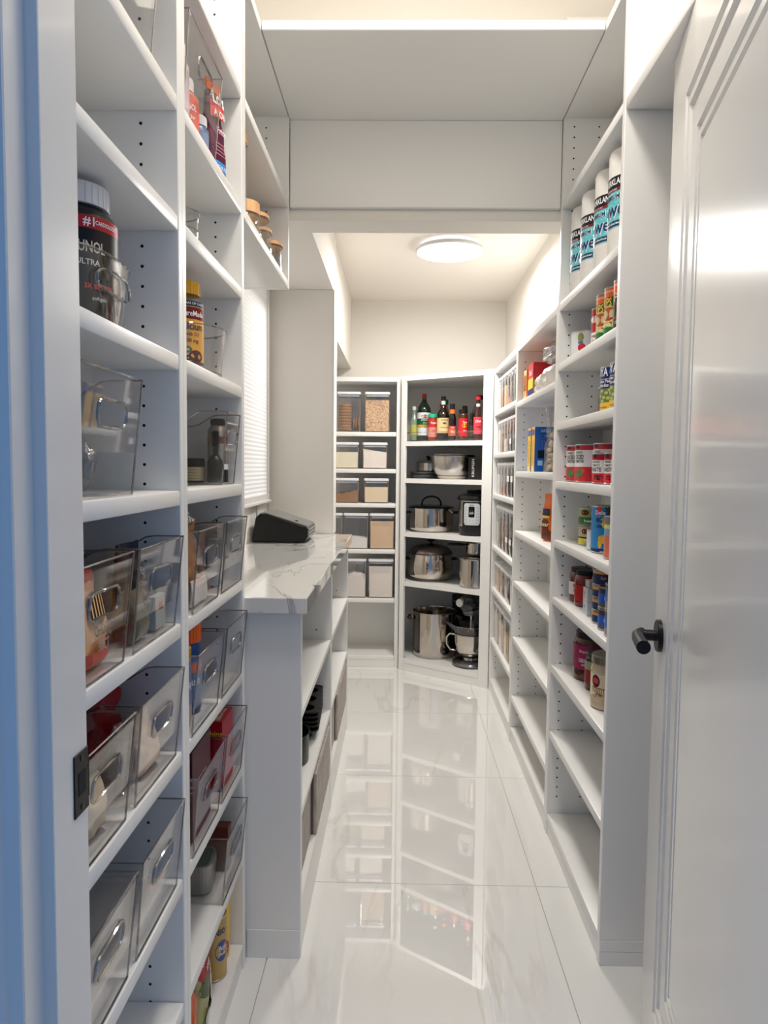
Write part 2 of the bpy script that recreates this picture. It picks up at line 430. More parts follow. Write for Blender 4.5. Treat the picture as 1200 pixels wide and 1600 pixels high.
lever = MB().tube([(hx, SV * 0.008, hz), (hx, SV * 0.042, hz)], 0.0108, 20, BLK)
# thick round lever leaving the spindle with a mitred corner, running back along the door, end cut square
lp = [(hx - .009, SV * 0.0345, hz + .004), (hx + .006, SV * 0.044, hz + .001), (hx + .03, SV * 0.046, hz - .001), (hx + .075, SV * 0.046, hz - .002), (hx + .098, SV * 0.046, hz - .002)]
lever.tube(lp, [0.0095, 0.0115, 0.0122, 0.0128, 0.013], 24, BLK)
obj('handle_lever', lever, hr)
for z in (0.25, 1.05, 1.8):
    obj('hinge', MB().lathe([(0, -.045), (.006, -.045), (.006, .045), (0, .045)], (dw + .004, SV * .004, z), 12, BLK), dr)

# ================================================================== SHELVING
def panel(x0, x1, y0, y1, z0, z1, bev=.0015): return MB().box(x0, x1, y0, y1, z0, z1, LAM, bev=bev)
def holes(t, xs, ylist, z0, z1, ph, skip=()):
    """shelf pin holes: a column of small dark cups on the given faces; ylist = (y, direction the face looks)"""
    mb = MB()
    for y, s in ylist:
        for x in xs:
            z = ph
            while z < z1:
                if z > z0:
                    mb.lathe([(0, .0004), (.0026, .0004), (.0027, .0002), (.0027, -.0)], (x, y, z), 8, HOLE, axis='y') if s > 0 else \
                    mb.lathe([(0, -.0004), (.0026, -.0004), (.0027, -.0002), (.0027, 0)], (x, y, z), 8, HOLE, axis='y')
                z += 0.032
    o = obj('shelf_pin_holes', mb, t, kind='stuff')
    o.location = -Vector(t.location)
    return o
def unit(name, label, xf, xb, y0, y1, z1, shelves, z0=0.0, th=0.025, pins=None, toe=True, hz=(0, 9), ph=0.0235, back=True):
    """a case with two side panels, shelves, back and toe board; xf = front plane, xb = back"""
    loc = Vector(((xf + xb) / 2, (y0 + y1) / 2, z0)); t = thing(name, label, 'shelving', loc)
    xa, xc = sorted((xf, xb)); s = 1 if xf > xb else -1
    def P(nm, mb, lab=None): o = obj(nm, mb, t, label=lab); o.location = -loc; return o
    for y in (y0, y1 - T): P('side_panel', panel(xa, xc, y, y + T, z0, z1))
    if back:
        a, b = sorted((xb, xb + s * .006)); P('back_panel', panel(a, b, y0 + T, y1 - T, z0 + .02, z1 - .001, 0))
    for z in shelves:
        a, b = sorted((xf - s * .001, xb + s * .007)); P('shelf', MB().box(a, b, y0 + T + .0005, y1 - T - .0005, z - th, z, LAM, bev=.003, seg=2))
    if toe:
        a, b = sorted((xf - s * .004, xf - s * .02)); P('toe_board', panel(a, b, y0 + T, y1 - T, z0, shelves[-1] - th - .0005))
    if pins: holes(t, pins, [(y0 + T, 1), (y1 - T, -1)], hz[0], hz[1], ph)
    return t
LS = [2.045, 1.795, 1.608, 1.386, 1.165, 0.944, 0.726, 0.503, 0.281, 0.063]
unit('shelving_unit', 'tall white shelving bay nearest the left door jamb, full of clear bins', XL, WL + .001, 0.735, YA + T, 2.6, LS, pins=(-0.42, -0.54), hz=(.1, 2.5))
unit('shelving_unit', 'tall white shelving bay between the door jamb bay and the marble counter', XL, WL + .001, YA + T, YB + T, 2.6, LS, pins=(-0.42, -0.54), hz=(.1, 2.5))
unit('shelving_unit', 'white wall-hung shelving bay over the counter holding wood-lidded jars', XL, WL + .001, YB + T, YU, 2.322, [2.322, 2.045, 1.795], z0=1.770, pins=(-0.43,), hz=(1.85, 2.28), toe=False)
RS = [2.322, 2.045, 1.730, 1.541, 1.355, 1.168, 0.980, 0.794, 0.571, 0.351, 0.070]
unit('shelving_unit', 'tall white shelving bay by the open door, with paper towels and cans', XR, WR - .001, R0, R1 + T, 2.6, RS, pins=(0.532, 0.609), hz=(.1, 2.28), ph=.0307)
MS = [1.730, 1.492, 1.195, 0.940, 0.721, 0.475, 0.213, 0.070]
unit('shelving_unit', 'lower white shelving bay with blue pasta boxes and plastic bags', XR, WR - .001, R1 + T, R2 + T, 1.732, MS, pins=(0.532, 0.609), hz=(.1, 1.68), ph=.0288)
FS = [1.730, 1.505, 1.285, 1.071, 0.797, 0.571, 0.294, 0.070]
unit('shelving_unit', 'lower white shelving bay by the corner, packed with narrow clear canisters', XR, WR - .001, R2 + T, R3, 1.732, FS, pins=(0.532, 0.609), hz=(.1, 1.68), ph=.0288)
# end panel face of the near right bay is plain; thin plinth lines
pz = thing('end_plinth', 'white plinth board at the foot of the right shelving end panel', 'plinth', (0.58, R0, 0))
obj('board', MB().box(-.0795, .074, -.003, -.0004, 0, .034, LAM, bev=.0005), pz); obj('board', MB().box(-.0795, .074, -.0024, -.0004, .0348, .062, LAM, bev=.0004), pz)
# shelf over the door swing
ns = thing('door_side_shelf', 'high white shelf running from the right bay towards the doorway', 'shelf', (0.578, 1.2, 2.018))
obj('board', MB().box(-.078, .076, -.47, .454, 0, .025, LAM, bev=.003, seg=2), ns)
obj('wall_cleat', MB().box(.060, .076, -.45, .45, -.03, 0, LAM, bev=.001), ns)
# bridging top shelf and header panel
bs = thing('bridging_shelf', 'wide white shelf bridging the aisle overhead between left and right bays', 'shelf', (.07, 2.06, 2.297))
obj('board', MB().box(-.4285, .4285, -.227, .2512, 0, .025, LAM, bev=.002), bs)
hp = thing('header_panel', 'pale upright panel hanging below the back of the bridging shelf', 'panel', (.07, 2.30, 2.03))
obj('board', MB().box(-.4285, .4285, -.0085, .0105, 0, .2665, LAM, bev=.001), hp)
# upper cubby above the top shelf on both sides is open to the wall

# back left unit (faces the camera)
BX0, BX1, BY, BD = -0.619, 0.004, 4.185, 4.474
BS = [1.413, 1.195, 0.990, 0.714, 0.418]
bu = thing('shelving_unit', 'white shelving facing the doorway at the back left, with flour and sugar canisters', 'shelving', (-.3, BY, 0))
def PB(nm, mb): o = obj(nm, mb, bu); o.location = -Vector(bu.location); return o
PB('side_panel', panel(BX0, BX0 + T, BY, BD, 0, 1.735)); PB('side_panel', panel(BX1 - .024, BX1, BY, BD, 0, 1.735))
PB('back_panel', panel(BX0 + T, BX1 - .024, BD - .006, BD, .02, 1.71, 0))
PB('top_panel', panel(BX0 + T, BX1 - .024, BY, BD - .006, 1.708, 1.735))
for z in BS: PB('shelf', MB().box(BX0 + T + .001, BX1 - .025, BY + .002, BD - .007, z - .025, z, LAM, bev=.003, seg=2))
PB('shelf', MB().box(BX0 + T + .001, BX1 - .025, BY + .001, BD - .007, .045, .07, LAM, bev=.002)); PB('toe_board', panel(BX0 + T, BX1 - .024, BY + .002, BY + .018, 0, .0445))

# diagonal corner cabinet
P0 = Vector((0.006, 4.146)); P1 = Vector((0.498, 3.806)); E_ = (P1 - P0).normalized(); N_ = Vector((-E_.y, E_.x)); DL = (P1 - P0).length
DA = math.atan2(E_.y, E_.x)
def duv(u, v, z=0.0): p = P0 + E_ * u + N_ * v; return Vector((p.x, p.y, z))
dc = thing('corner_cabinet', 'white diagonal corner cabinet with pots, bowls and sauce bottles', 'shelving', (P0.x, P0.y, 0), DA)
def to_l(p):  # world xy to local
    v = Vector(p) - P0; return (v.dot(E_), v.dot(N_))
foot = [to_l(p) for p in ((.0065, 4.150), (.4955, 3.812), (.6535, 3.812), (.6535, 4.472), (.0065, 4.472))]
def slab(z0, z1, inset=0.0, front=0.0):
    pts = []
    cx = sum(p[0] for p in foot) / 5; cy = sum(p[1] for p in foot) / 5
    for i, (a, b) in enumerate(foot):
        dv = Vector((cx - a, cy - b)).normalized() * inset; pts.append((a + dv.x, b + dv.y + (front if i < 2 else 0)))
    return MB().prism(pts, z0, z1, LAM)
SW = 0.030
obj('stile', MB().box(0.001, SW, 0, .02, 0.0, 1.735, LAM, bev=.0015), dc); obj('stile', MB().box(DL - .062, DL - .001, 0, .02, 0.0, 1.735, LAM, bev=.0015), dc)
obj('top_panel', slab(1.708, 1.735, 0.001), dc); 
for z in (1.357, 1.141, 0.826, 0.533):
    a = MB().prism([(SW + .0005, .004), (DL - .0625, .004), (DL - .0625, .022), (foot[2][0] - .02, foot[2][1] + .012), (foot[3][0], foot[3][1] - .015), (foot[4][0] + .01, foot[4][1] - .015), (SW + .0005, .03)], z - .026, z, LAM)
    obj('shelf', a, dc)
a = MB().prism([(SW + .0005, .001), (DL - .0625, .001), (DL - .0625, .022), (foot[2][0] - .02, foot[2][1] + .012), (foot[3][0], foot[3][1] - .015), (foot[4][0] + .01, foot[4][1] - .015), (SW + .0005, .03)], .046, .072, LAM)
obj('shelf', a, dc)
obj('toe_board', MB().box(SW + .0005, DL - .0625, .003, .02, 0, .0455, LAM, bev=.001), dc)
bk = MB()
def wallseg(a, b, t_):
    A = Vector(a); B = Vector(b); n_ = Vector((-(B - A).y, (B - A).x)).normalized() * t_
    return [(A.x, A.y), (B.x, B.y), (B.x + n_.x, B.y + n_.y), (A.x + n_.x, A.y + n_.y)]
obj('back_panel', MB().prism(wallseg(foot[4], foot[0], .006), 0, 1.707, LAM), dc)
obj('back_panel', MB().prism(wallseg(foot[3], foot[4], .006), 0, 1.707, LAM), dc)
obj('back_panel', MB().prism(wallseg(foot[2], foot[3], .006), 0, 1.707, LAM), dc)

# ================================================================== COUNTER
XC = -0.229
def cunit(y0, y1, label):
    t = thing('base_cabinet', label, 'cabinet', (-.41, (y0 + y1) / 2, 0)); L0 = Vector(t.location)
    def P(nm, mb): o = obj(nm, mb, t); o.location = -L0; return o
    P('side_panel', panel(WL + .001, XC, y0, y0 + T, 0, .8605)); P('side_panel', panel(WL + .001, XC, y1 - T, y1, 0, .8605))
    P('back_panel', panel(WL + .001, WL + .007, y0 + T, y1 - T, .02, .860, 0))
    for z in (.612, .366, .136): P('shelf', MB().box(WL + .008, XC - .001, y0 + T + .0005, y1 - T - .0005, z - (.02 if z > .2 else .03), z, LAM, bev=.002))
    P('toe_board', panel(XC - .018, XC - .002, y0 + T, y1 - T, 0, .105)); 
    P('top_rail', panel(XC - .05, XC - .004, y0 + T, y1 - T, .842, .8605))
    holes(t, (-.28,), [(y1 - T, -1)], .62, .67, .645)
    return t
cunit(1.655, 2.412, 'white open base cabinet under the near half of the marble counter')
cunit(2.413, 3.185, 'white open base cabinet under the far half of the marble counter')
cp = thing('counter_plinth', 'white plinth board at the foot of the counter end panel', 'plinth', (-.295, 1.655, 0))
obj('board', MB().box(-.066, .064, -.003, -.0004, 0, .072, LAM, bev=.0005), cp)
MARB = stone('veined_quartz', (214, 213, 210), (84, 92, 100), 1.9, 0.045, thr=(0.0, 0.011), seed=3.4, stretch=(2.0, 0.9, 1.0), coat=0.5, cloud=0.05)
ct = thing('countertop', 'thick polished white marble countertop with dark grey veins', 'countertop', (-.4, 2.4, CZ - .038))
obj('slab', MB().box(WL + .4 + .001, -.213 + .4, 1.630 - 2.4, YW - 2.4 - .002, 0, .038, MARB, bev=.002), ct)

# ================================================================== LAMPS
def flush_lamp(label, x, y, z, r, watts, tone=(1, .972, .935)):
    t = thing('ceiling_light', label, 'ceiling light', (x, y, z))
    obj('base', MB().lathe([(0, 0), (r * .84, 0), (r * .84, -.016), (r * .86, -.02)], n=48, m=emit('lamp_side', (1, .97, .93), 1.6)), t)
    obj('trim_ring', MB().lathe([(r * .84, -.018), (r * .97, -.020), (r, -.026), (r, -.034), (r * .975, -.038), (r * .95, -.034)], n=56, m=mat((205, 205, 205), .3)), t)
    obj('diffuser', MB().lathe([(r * .965, -.034), (r * .9, -.040), (r * .6, -.047), (r * .3, -.050), (0, -.051)], n=56, m=emit('lamp_face', (1, .975, .94), 6.0)), t)
    l = bpy.data.lights.new('lamp_glow', 'AREA'); l.shape = 'DISK'; l.size = 2 * r * .9; l.energy = watts; l.color = tone
    o = bpy.data.objects.new('lamp_glow', l); C.objects.link(o); o.parent = t; o.location = (0, 0, -.056)
    return t
flush_lamp('round white LED ceiling light glowing over the back of the pantry', 0.222, 3.36, 2.2445, 0.158, LAMP_BACK)
flush_lamp('round white LED ceiling light over the door end, out of frame', 0.07, 1.22, 2.9495, 0.17, LAMP_FRONT, (1, .94, .86))

# ================================================================== CONTENTS: builders
def rrect(w_, h_, r, n=4, cx=0, cy=0):
    out = []
    for (sx, sy, a0) in ((1, 1, 0), (-1, 1, 90), (-1, -1, 180), (1, -1, 270)):
        for i in range(n + 1):
            a = math.radians(a0 + 90 * i / n); out.append((cx + sx * (w_ / 2 - r) + r * math.cos(a), cy + sy * (h_ / 2 - r) + r * math.sin(a)))
    return out
def bin_mesh(w_, d_, h_, m, rear_drop=.026, flare=.014, slot=True, sw=.088, sh_=.032):
    """open clear bin. local: front at +x, width along y, origin at base centre. Returns (walls, rim, slot rim)"""
    body = MB(); t = .0022
    fb, ft = d_ / 2 - flare, d_ / 2                     # front face x at bottom / top
    wb, wt = w_ / 2 - .006, w_ / 2
    def fx(z): return fb + (ft - fb) * z / h_
    def wy(z): return wb + (wt - wb) * z / h_
    # bottom with ribs
    body.box(-d_ / 2 + .006, fb, -wb, wb, 0.0, .0028, m)
    for i in range(10):
        x = -d_ / 2 + .02 + (fb + d_ / 2 - .03) * i / 9; body.box(x, x + .0016, -wb + .008, wb - .008, .0028, .0040, m)
    # front face as a ring around the hand slot
    zc = h_ - .052
    if slot:
        hole = [(y, z + zc) for y, z in rrect(sw, sh_, .013, 4)]
        n = len(hole); outer = []
        for (y, z) in hole:
            dy, dz = y, z - zc; k = 1e9
            if abs(dy) > 1e-9: k = min(k, 1.0 / abs(dy))
            # project on the rectangle of the face
            best = None
            for (lim, isz) in ((h_, 1), (0, 1), (1, 0), (-1, 0)):
                if isz:
                    if abs(dz) < 1e-9: continue
                    q = (lim - zc) / dz
                    if q <= 0: continue
                    yy = dy * q
                    if abs(yy) <= wy(lim) + 1e-6: best = (yy, lim); 
                else:
                    if abs(dy) < 1e-9: continue
                    q = lim * wt / dy
                    if q <= 0: continue
                    zz = zc + dz * q
                    if -1e-6 <= zz <= h_ + 1e-6 and best is None: best = (lim * wy(zz), zz)
            outer.append(best or (dy, dz))
        # include the face corners
        vs_ = []; 
        for off in (0, -t):
            vs_ += [(fx(z) + off, y, z) for y, z in hole] + [(fx(z) + off, y, z) for y, z in outer]
        fs = []
        corners = [(-wy(0), 0), (wy(0), 0), (wy(h_), h_), (-wy(h_), h_)]
        for L_ in range(2):
            b = L_ * 2 * n
            for i in range(n):
                j = (i + 1) % n; fs.append([b + i, b + j, b + n + j, b + n + i])
        for i in range(n): j = (i + 1) % n; fs.append([i, j, 2 * n + j, 2 * n + i])
        k0 = len(vs_)
        for cy, cz in corners:
            # find the outer pair that spans this corner
            for i in range(n):
                j = (i + 1) % n; a = outer[i]; b2 = outer[j]
                onside = lambda p: abs(abs(p[0]) - wy(p[1])) < 1e-5
                onend = lambda p: p[1] < 1e-5 or p[1] > h_ - 1e-5
                if a[0] * cy > 0 and b2[0] * cy > 0 and abs(a[1] - cz) + abs(b2[1] - cz) < 1.5 * h_ and ((onside(a) and onend(b2) and not onend(a)) or (onend(a) and onside(b2) and not onend(b2))):
                    if abs(a[1] - cz) < 1e-5 or abs(b2[1] - cz) < 1e-5:
                        for off in (0, -t):
                            vs_.append((fx(cz) + off, cy, cz)); base = 0 if off == 0 else 2 * n
                            fs.append([base + n + i, base + n + j, len(vs_) - 1])
                        break
        body.add(vs_, fs, m)
        rim = MB(); path = [(fx(z) + .0012, y, z) for y, z in hole]
        rim.tube(path, .0019, 6, RIM, closed=True)
    else:
        body.add([(fb, -wb, 0), (fb, wb, 0), (ft, wt, h_), (ft, -wt, h_), (fb - t, -wb, 0), (fb - t, wb, 0), (ft - t, wt, h_), (ft - t, -wt, h_)], [[0, 1, 2, 3], [4, 5, 6, 7]], m); rim = None
    # side walls with the S-dip behind the front, and back wall
    prof = []
    for i in range(15):
        k = i / 14; x = ft - (ft + d_ / 2) * k
        a = min(1, max(0, (k - .24) / .26)); z = h_ - rear_drop * (a * a * (3 - 2 * a)); prof.append((x, z))
    hb = h_ - rear_drop
    for s in (1, -1):
        vs_ = []; 
        for off in (0, -t * s):
            for x, z in prof:
                xb = x if x < fb else fb
                vs_ += [(min(x, fx(z)), s * wy(z) + off, z), (xb if x >= -d_ / 2 + .006 else -d_ / 2 + .006, s * wb + off, 0)]
        k = 2 * len(prof); fs = []
        for b in (0, k):
            for i in range(len(prof) - 1): fs.append([b + 2 * i, b + 2 * i + 1, b + 2 * i + 3, b + 2 * i + 2])
        body.add(vs_, fs, m)
    body.add([(-d_ / 2, -wy(hb), hb), (-d_ / 2, wy(hb), hb), (-d_ / 2 + .006, wb, 0), (-d_ / 2 + .006, -wb, 0)], [[0, 1, 2, 3]], m)
    body.add([(-d_ / 2 + t, -wy(hb), hb), (-d_ / 2 + t, wy(hb), hb), (-d_ / 2 + .006 + t, wb, 0), (-d_ / 2 + .006 + t, -wb, 0)], [[0, 1, 2, 3]], m)
    top = MB(); loop = [(x, wy(z), z) for x, z in prof] + [(x, -wy(z), z) for x, z in prof[::-1]]
    top.tube(loop, .0015, 6, RIM, closed=True)
    # moulded corner ribs and base edge
    for s in (1, -1): top.tube([(fb, s * wb, .001), (ft, s * wt, h_)], .0016, 6, RIM)
    top.tube([(fb, -wb, .001), (fb, wb, .001)], .0016, 6, RIM)
    return body, top, rim
_bins = {}
def clear_bin(label, x, y, z, w_=.192, d_=.215, h_=.147, m=None, rz=0.0, group=None, drop=.026):
    key = (w_, d_, h_, m.name if m else '', drop)
    if key not in _bins:
        b, tp, rm = bin_mesh(w_, d_, h_, m or CLEAR, drop); _bins[key] = (b.mesh('bin_body'), tp.mesh('bin_rim'), rm.mesh('bin_slot'))
    t = thing('storage_bin', label, 'bin', (x, y, z + .0007), rz, group)
    for nm, me in zip(('bin_walls', 'rim', 'handle_slot'), _bins[key]): obj(nm, me, t)
    return t

def pouch(w_, d_, h_, m, seed=0, pinch=.35, crumple=.006, top_m=None, nx=14, nz=18, tilt=0.0, topfrac=.85):
    """soft filled bag standing up: bulging body, pinched crimped top. local: faces +y/-y, origin base centre"""
    mb = MB(); off = seed * 3.7; loops = []
    for j in range(nz + 1):
        k = j / nz; z = h_ * k
        dd = d_ / 2 * (min(1, (k + .05) * 6) ** .5) * (1 - (max(0, k - .35) / .65) ** 1.6 * (1 - .06))
        ww = w_ / 2 * (1 - pinch * .35 * math.sin(PI * min(1, k * 1.1))) * (1 - .12 * k)
        row = []
        for i in range(2 * nx):
            a = 2 * PI * i / (2 * nx); c, s = math.cos(a), math.sin(a)
            x = ww * math.copysign(abs(c) ** .55, c); y = max(dd, .002) * math.copysign(abs(s) ** .7, s)
            nv = noise.noise(Vector((x * 38 + off, y * 38, z * 30)))
            n2 = noise.noise(Vector((x * 90 + off, y * 90, z * 60)))
            q = 1 + (crumple * (nv + .5 * n2)) / max(.02, ww)
            row.append((x * q + tilt * k * h_, y * q + crumple * nv * (1 if abs(s) > .3 else 0), max(0.0004, z + (crumple * .8 * n2 if 0 < j < nz else 0))))
        loops.append(row)
    vs_ = [p for r in loops for p in r]; K = 2 * nx; fa, fb = [], []
    for j in range(nz):
        for i in range(K): (fb if (top_m and j / nz > topfrac) else fa).append([j * K + i, j * K + (i + 1) % K, (j + 1) * K + (i + 1) % K, (j + 1) * K + i])
    fa.append(list(range(K))[::-1]); (fb if top_m else fa).append([nz * K + i for i in range(K)])
    mb.add(vs_, fa, m, True)
    if top_m: mb.add(vs_, fb, top_m, True)
    return mb
def bag(label, x, y, z, w_, d_, h_, col, rz=0.0, seed=1, crumple=.006, m=None, top=None, name='food_bag', cat='bag', prints=(), film=False, pinch=.35, tilt=0.0, group=None):
    """prints: (kind, args) drawn on the front (+y local) face of the bag"""
    t = thing(name, label, cat, (x, y, z + .0007), rz, group)
    m = m or mat(col, .35, bump=.3, bscale=60)
    obj('bag_body', pouch(w_, d_, h_, m, seed, pinch, crumple, mat(top, .4) if top else None, tilt=tilt), t)
    if prints:
        pb = MB(); lb = MB()
        for p in prints:
            k = p[0]
            if k == 'oval':
                _, cx, cz, rx, rz_, c = p
                n = 24; pts = [(cx + rx * math.cos(2 * PI * i / n), cz + rz_ * math.sin(2 * PI * i / n)) for i in range(n)]
                pb.add([(a, 0, b) for a, b in pts], [list(range(n))], mat(c, .45))
            if k == 'rect':
                _, x0, x1, z0, z1, c = p; pb.add([(x0, 0, z0), (x1, 0, z0), (x1, 0, z1), (x0, 0, z1)], [[0, 1, 2, 3]], mat(c, .45))
            if k == 'text':
                _, s, size, cx, cz, c = p[:6]; text_plane(lb, s, size, (cx, .0016, cz), (-1, 0, 0), (0, 0, 1), mat(c, .45), p[6] if len(p) > 6 else None)
        def onto(px, py, pz):
            k = pz / h_; dd = d_ / 2 * (min(1, (k + .05) * 6) ** .5) * (1 - (max(0, k - .35) / .65) ** 1.6 * .94)
            ww = w_ / 2 * (1 - pinch * .35 * math.sin(PI * min(1, k * 1.1))) * (1 - .12 * k)
            cc = min(.98, abs(px) / ww) ** (1 / .55); s = math.sqrt(max(0, 1 - cc * cc)) ** .7
            return (px + tilt * k * h_, dd * s + crumple * .75 + .0015 + py, pz)
        for nm, q in (('print', pb), ('lettering', lb)):
            if q.v:
                bm = bmesh.new(); me = q.map(lambda a, b, c: (a, b, c)).mesh(nm); bm.from_mesh(me)
                if nm == 'print': bmesh.ops.triangulate(bm, faces=bm.faces[:]); bmesh.ops.subdivide_edges(bm, edges=bm.edges[:], cuts=3, use_grid_fill=True)
                for v in bm.verts: v.co = Vector(onto(*v.co))
                bm.to_mesh(me); bm.free(); obj(nm, me, t)
    return t

def can(label, x, y, z, r, h, bands, texts=(), spots=(), name='food_can', cat='can', group=None, face=None, rings=True, lidc=None, bodyc=None):
    """tin with rolled rims, paper label in colour bands (z0,z1,colour fractions), wrapped lettering"""
    t = thing(name, label, cat, (x, y, z + .0007), 0, group)
    m = TIN if bodyc is None else mat(bodyc, .4)
    obj('can_body', MB().lathe([(0, .002), (r - .003, .002), (r - .002, .0), (r, .0008), (r, .003), (r - .0012, .004), (r - .0012, h - .004), (r, h - .003), (r, h - .0005), (r - .001, h), (r - .0028, h - .0004), (r - .003, h - .004), (r * .7, h - .004), (r * .68, h - .0034), (0, h - .0034)], n=28, m=m), t)
    fa = face if face is not None else math.atan2(-y, -x)
    lb = MB()
    for z0, z1, c in bands: lb.lathe([(r - .0006, .004 + (h - .008) * z0), (r - .0006, .004 + (h - .008) * z1)], n=28, m=mat(c, .38))
    lo = obj('paper_label', lb, t)
    if spots:
        sp_ = MB()
        for a, zz, rx, rz_, c, *k in spots: blob_cyl(sp_, r - .0003 + (k[0] if k else 0), h * zz, fa + a / r, rx, rz_, mat(c, .4), seed=int(zz * 100), rough=(k[1] if len(k) > 1 else 0))
        obj('printed_picture', sp_, lo)
    if texts:
        tb = MB()
        for s, size, zz, a, c, *k in texts: text_cyl(tb, s, size, r + .0003, h * zz, fa + a / r, mat(c, .4), k[0] if k else None, rot=(k[1] if len(k) > 1 else 0))
        obj('lettering', tb, lo)
    return t

def jar(label, x, y, z, prof, glass, cap, lab=None, texts=(), spots=(), name='jar', cat='jar', fill=None, group=None, face=None, rz=0, cap_ribs=True, capname='cap', labname='paper_label'):
    """bottle or jar: prof = [(r,z)...] body outline; cap = (r, z0, z1, colour); lab = list of (r, z0, z1, colour)"""
    t = thing(name, label, cat, (x, y, z + .0007), rz, group)
    obj('bottle_body' if 'bottle' in name else 'jar_body', MB().lathe([(0, prof[0][1])] + prof, n=32, m=glass), t)
    if fill:
        fm, prof2 = fill; obj('contents', MB().lathe([(0, prof2[0][1])] + prof2 + [(0, prof2[-1][1])], n=24, m=fm), t)
    if cap:
        r, z0, z1, c = cap[:4]; cm = c if not isinstance(c, tuple) else mat(c, .38)
        mb = MB().lathe([(0, z0), (r, z0), (r, z1 - .0015), (r - .0015, z1), (0, z1)], n=36, m=cm)
        if cap_ribs:
            for i in range(30):
                a = 2 * PI * i / 30; ca, sa = math.cos(a), math.sin(a)
                mb.add([(r * ca - .0006 * -sa, r * sa - .0006 * ca, z0 + .001), (r * ca + .0006 * -sa, r * sa + .0006 * ca, z0 + .001), ((r + .0008) * ca, (r + .0008) * sa, z0 + .001),
                        (r * ca - .0006 * -sa, r * sa - .0006 * ca, z1 - .003), (r * ca + .0006 * -sa, r * sa + .0006 * ca, z1 - .003), ((r + .0008) * ca, (r + .0008) * sa, z1 - .003)], [[0, 2, 5, 3], [2, 1, 4, 5], [3, 5, 4]], cm)
        obj(capname, mb, t)
    fa = (face if face is not None else math.atan2(-y, -x)) - rz
    lo = None
    if lab:
        lb = MB()
        for r, z0, z1, c in lab: lb.lathe([(r, z0), (r, z1)], n=30, m=c if not isinstance(c, tuple) else mat(c, .42))
        lo = obj(labname, lb, t)
    if spots:
        sp_ = MB()
        for r, a, zz, rx, rz_, c in spots: blob_cyl(sp_, r, zz, fa + a / r, rx, rz_, mat(c, .42))
        obj('printed_picture', sp_, lo or t)
    if texts:
        tb = MB()
        for s, size, r, zz, a, c, *k in texts: text_cyl(tb, s, size, r, zz, fa + a / r, mat(c, .42), k[0] if k else None)
        obj('lettering', tb, lo or t)
    return t

def carton(label, x, y, z, w_, d_, h_, faces, body=(240, 240, 240), texts=(), rects=(), rz=0.0, group=None, name='food_box', cat='box', rx=0.0):
    """box standing on z; local faces: 'y-' towards the doorway, 'x-'/'x+' aisle sides, 't' top; rects (face,u0,u1,v0,v1,colour) in fractions"""
    t = thing(name, label, cat, (x, y, z + .0007), rz, group); t.rotation_euler = (rx, 0, rz)
    obj('box_body', MB().box(-w_ / 2, w_ / 2, -d_ / 2, d_ / 2, 0, h_, mat(body, .42), bev=.0008), t)
    def fr(f):
        e = .0005
        if f == 'y-': return (Vector((-w_ / 2, -d_ / 2 - e, 0)), Vector((w_, 0, 0)), Vector((0, 0, h_)))
        if f == 'x-': return (Vector((-w_ / 2 - e, d_ / 2, 0)), Vector((0, -d_, 0)), Vector((0, 0, h_)))
        if f == 'x+': return (Vector((w_ / 2 + e, -d_ / 2, 0)), Vector((0, d_, 0)), Vector((0, 0, h_)))
        if f == 't': return (Vector((-w_ / 2, -d_ / 2, h_ + e)), Vector((w_, 0, 0)), Vector((0, d_, 0)))
        if f == 'tx': return (Vector((w_ / 2, -d_ / 2, h_ + e)), Vector((0, d_, 0)), Vector((-w_, 0, 0)))
    fb = MB()
    for f, c in faces.items():
        o, u, v = fr(f); fb.add([(o + u * a + v * b)[:] for a, b in ((.01, .005), (.99, .005), (.99, .995), (.01, .995))], [[0, 1, 2, 3]], mat(c, .4))
    nn = {'y-': Vector((0, -1, 0)), 'x-': Vector((-1, 0, 0)), 'x+': Vector((1, 0, 0)), 't': Vector((0, 0, 1)), 'tx': Vector((0, 0, 1))}
    for f, u0, u1, v0, v1, c in rects:
        o, u, v = fr(f); o = o + nn[f] * .0004; fb.add([(o + u * a + v * b)[:] for a, b in ((u0, v0), (u1, v0), (u1, v1), (u0, v1))], [[0, 1, 2, 3]], mat(c, .4))
    po = obj('printed_panel', fb, t)
    if texts:
        tb = MB()
        for f, s, size, u_, v_, c, *k in texts:
            o, u, v = fr(f); o = o + nn[f] * .0008 + u * u_ + v * v_
            U, V_ = u.normalized(), v.normalized()
            if len(k) > 1 and k[1]: U, V_ = V_, -U
            text_plane(tb, s, size, o, U, V_, mat(c, .4), k[0] if k else None)
        obj('lettering', tb, po)
    return t

# ================================================================== LEFT BAY 1 AND 2
SH = {round(z, 3): z for z in LS}
BIN_X = -0.4595                   # bins: front lip just proud of the shelf edge
z = 1.795
clear_bin('big empty clear bin on the topmost visible shelf of the bay by the left jamb', BIN_X - .01, 1.0, z, .20, .2, .165)
z = 1.386
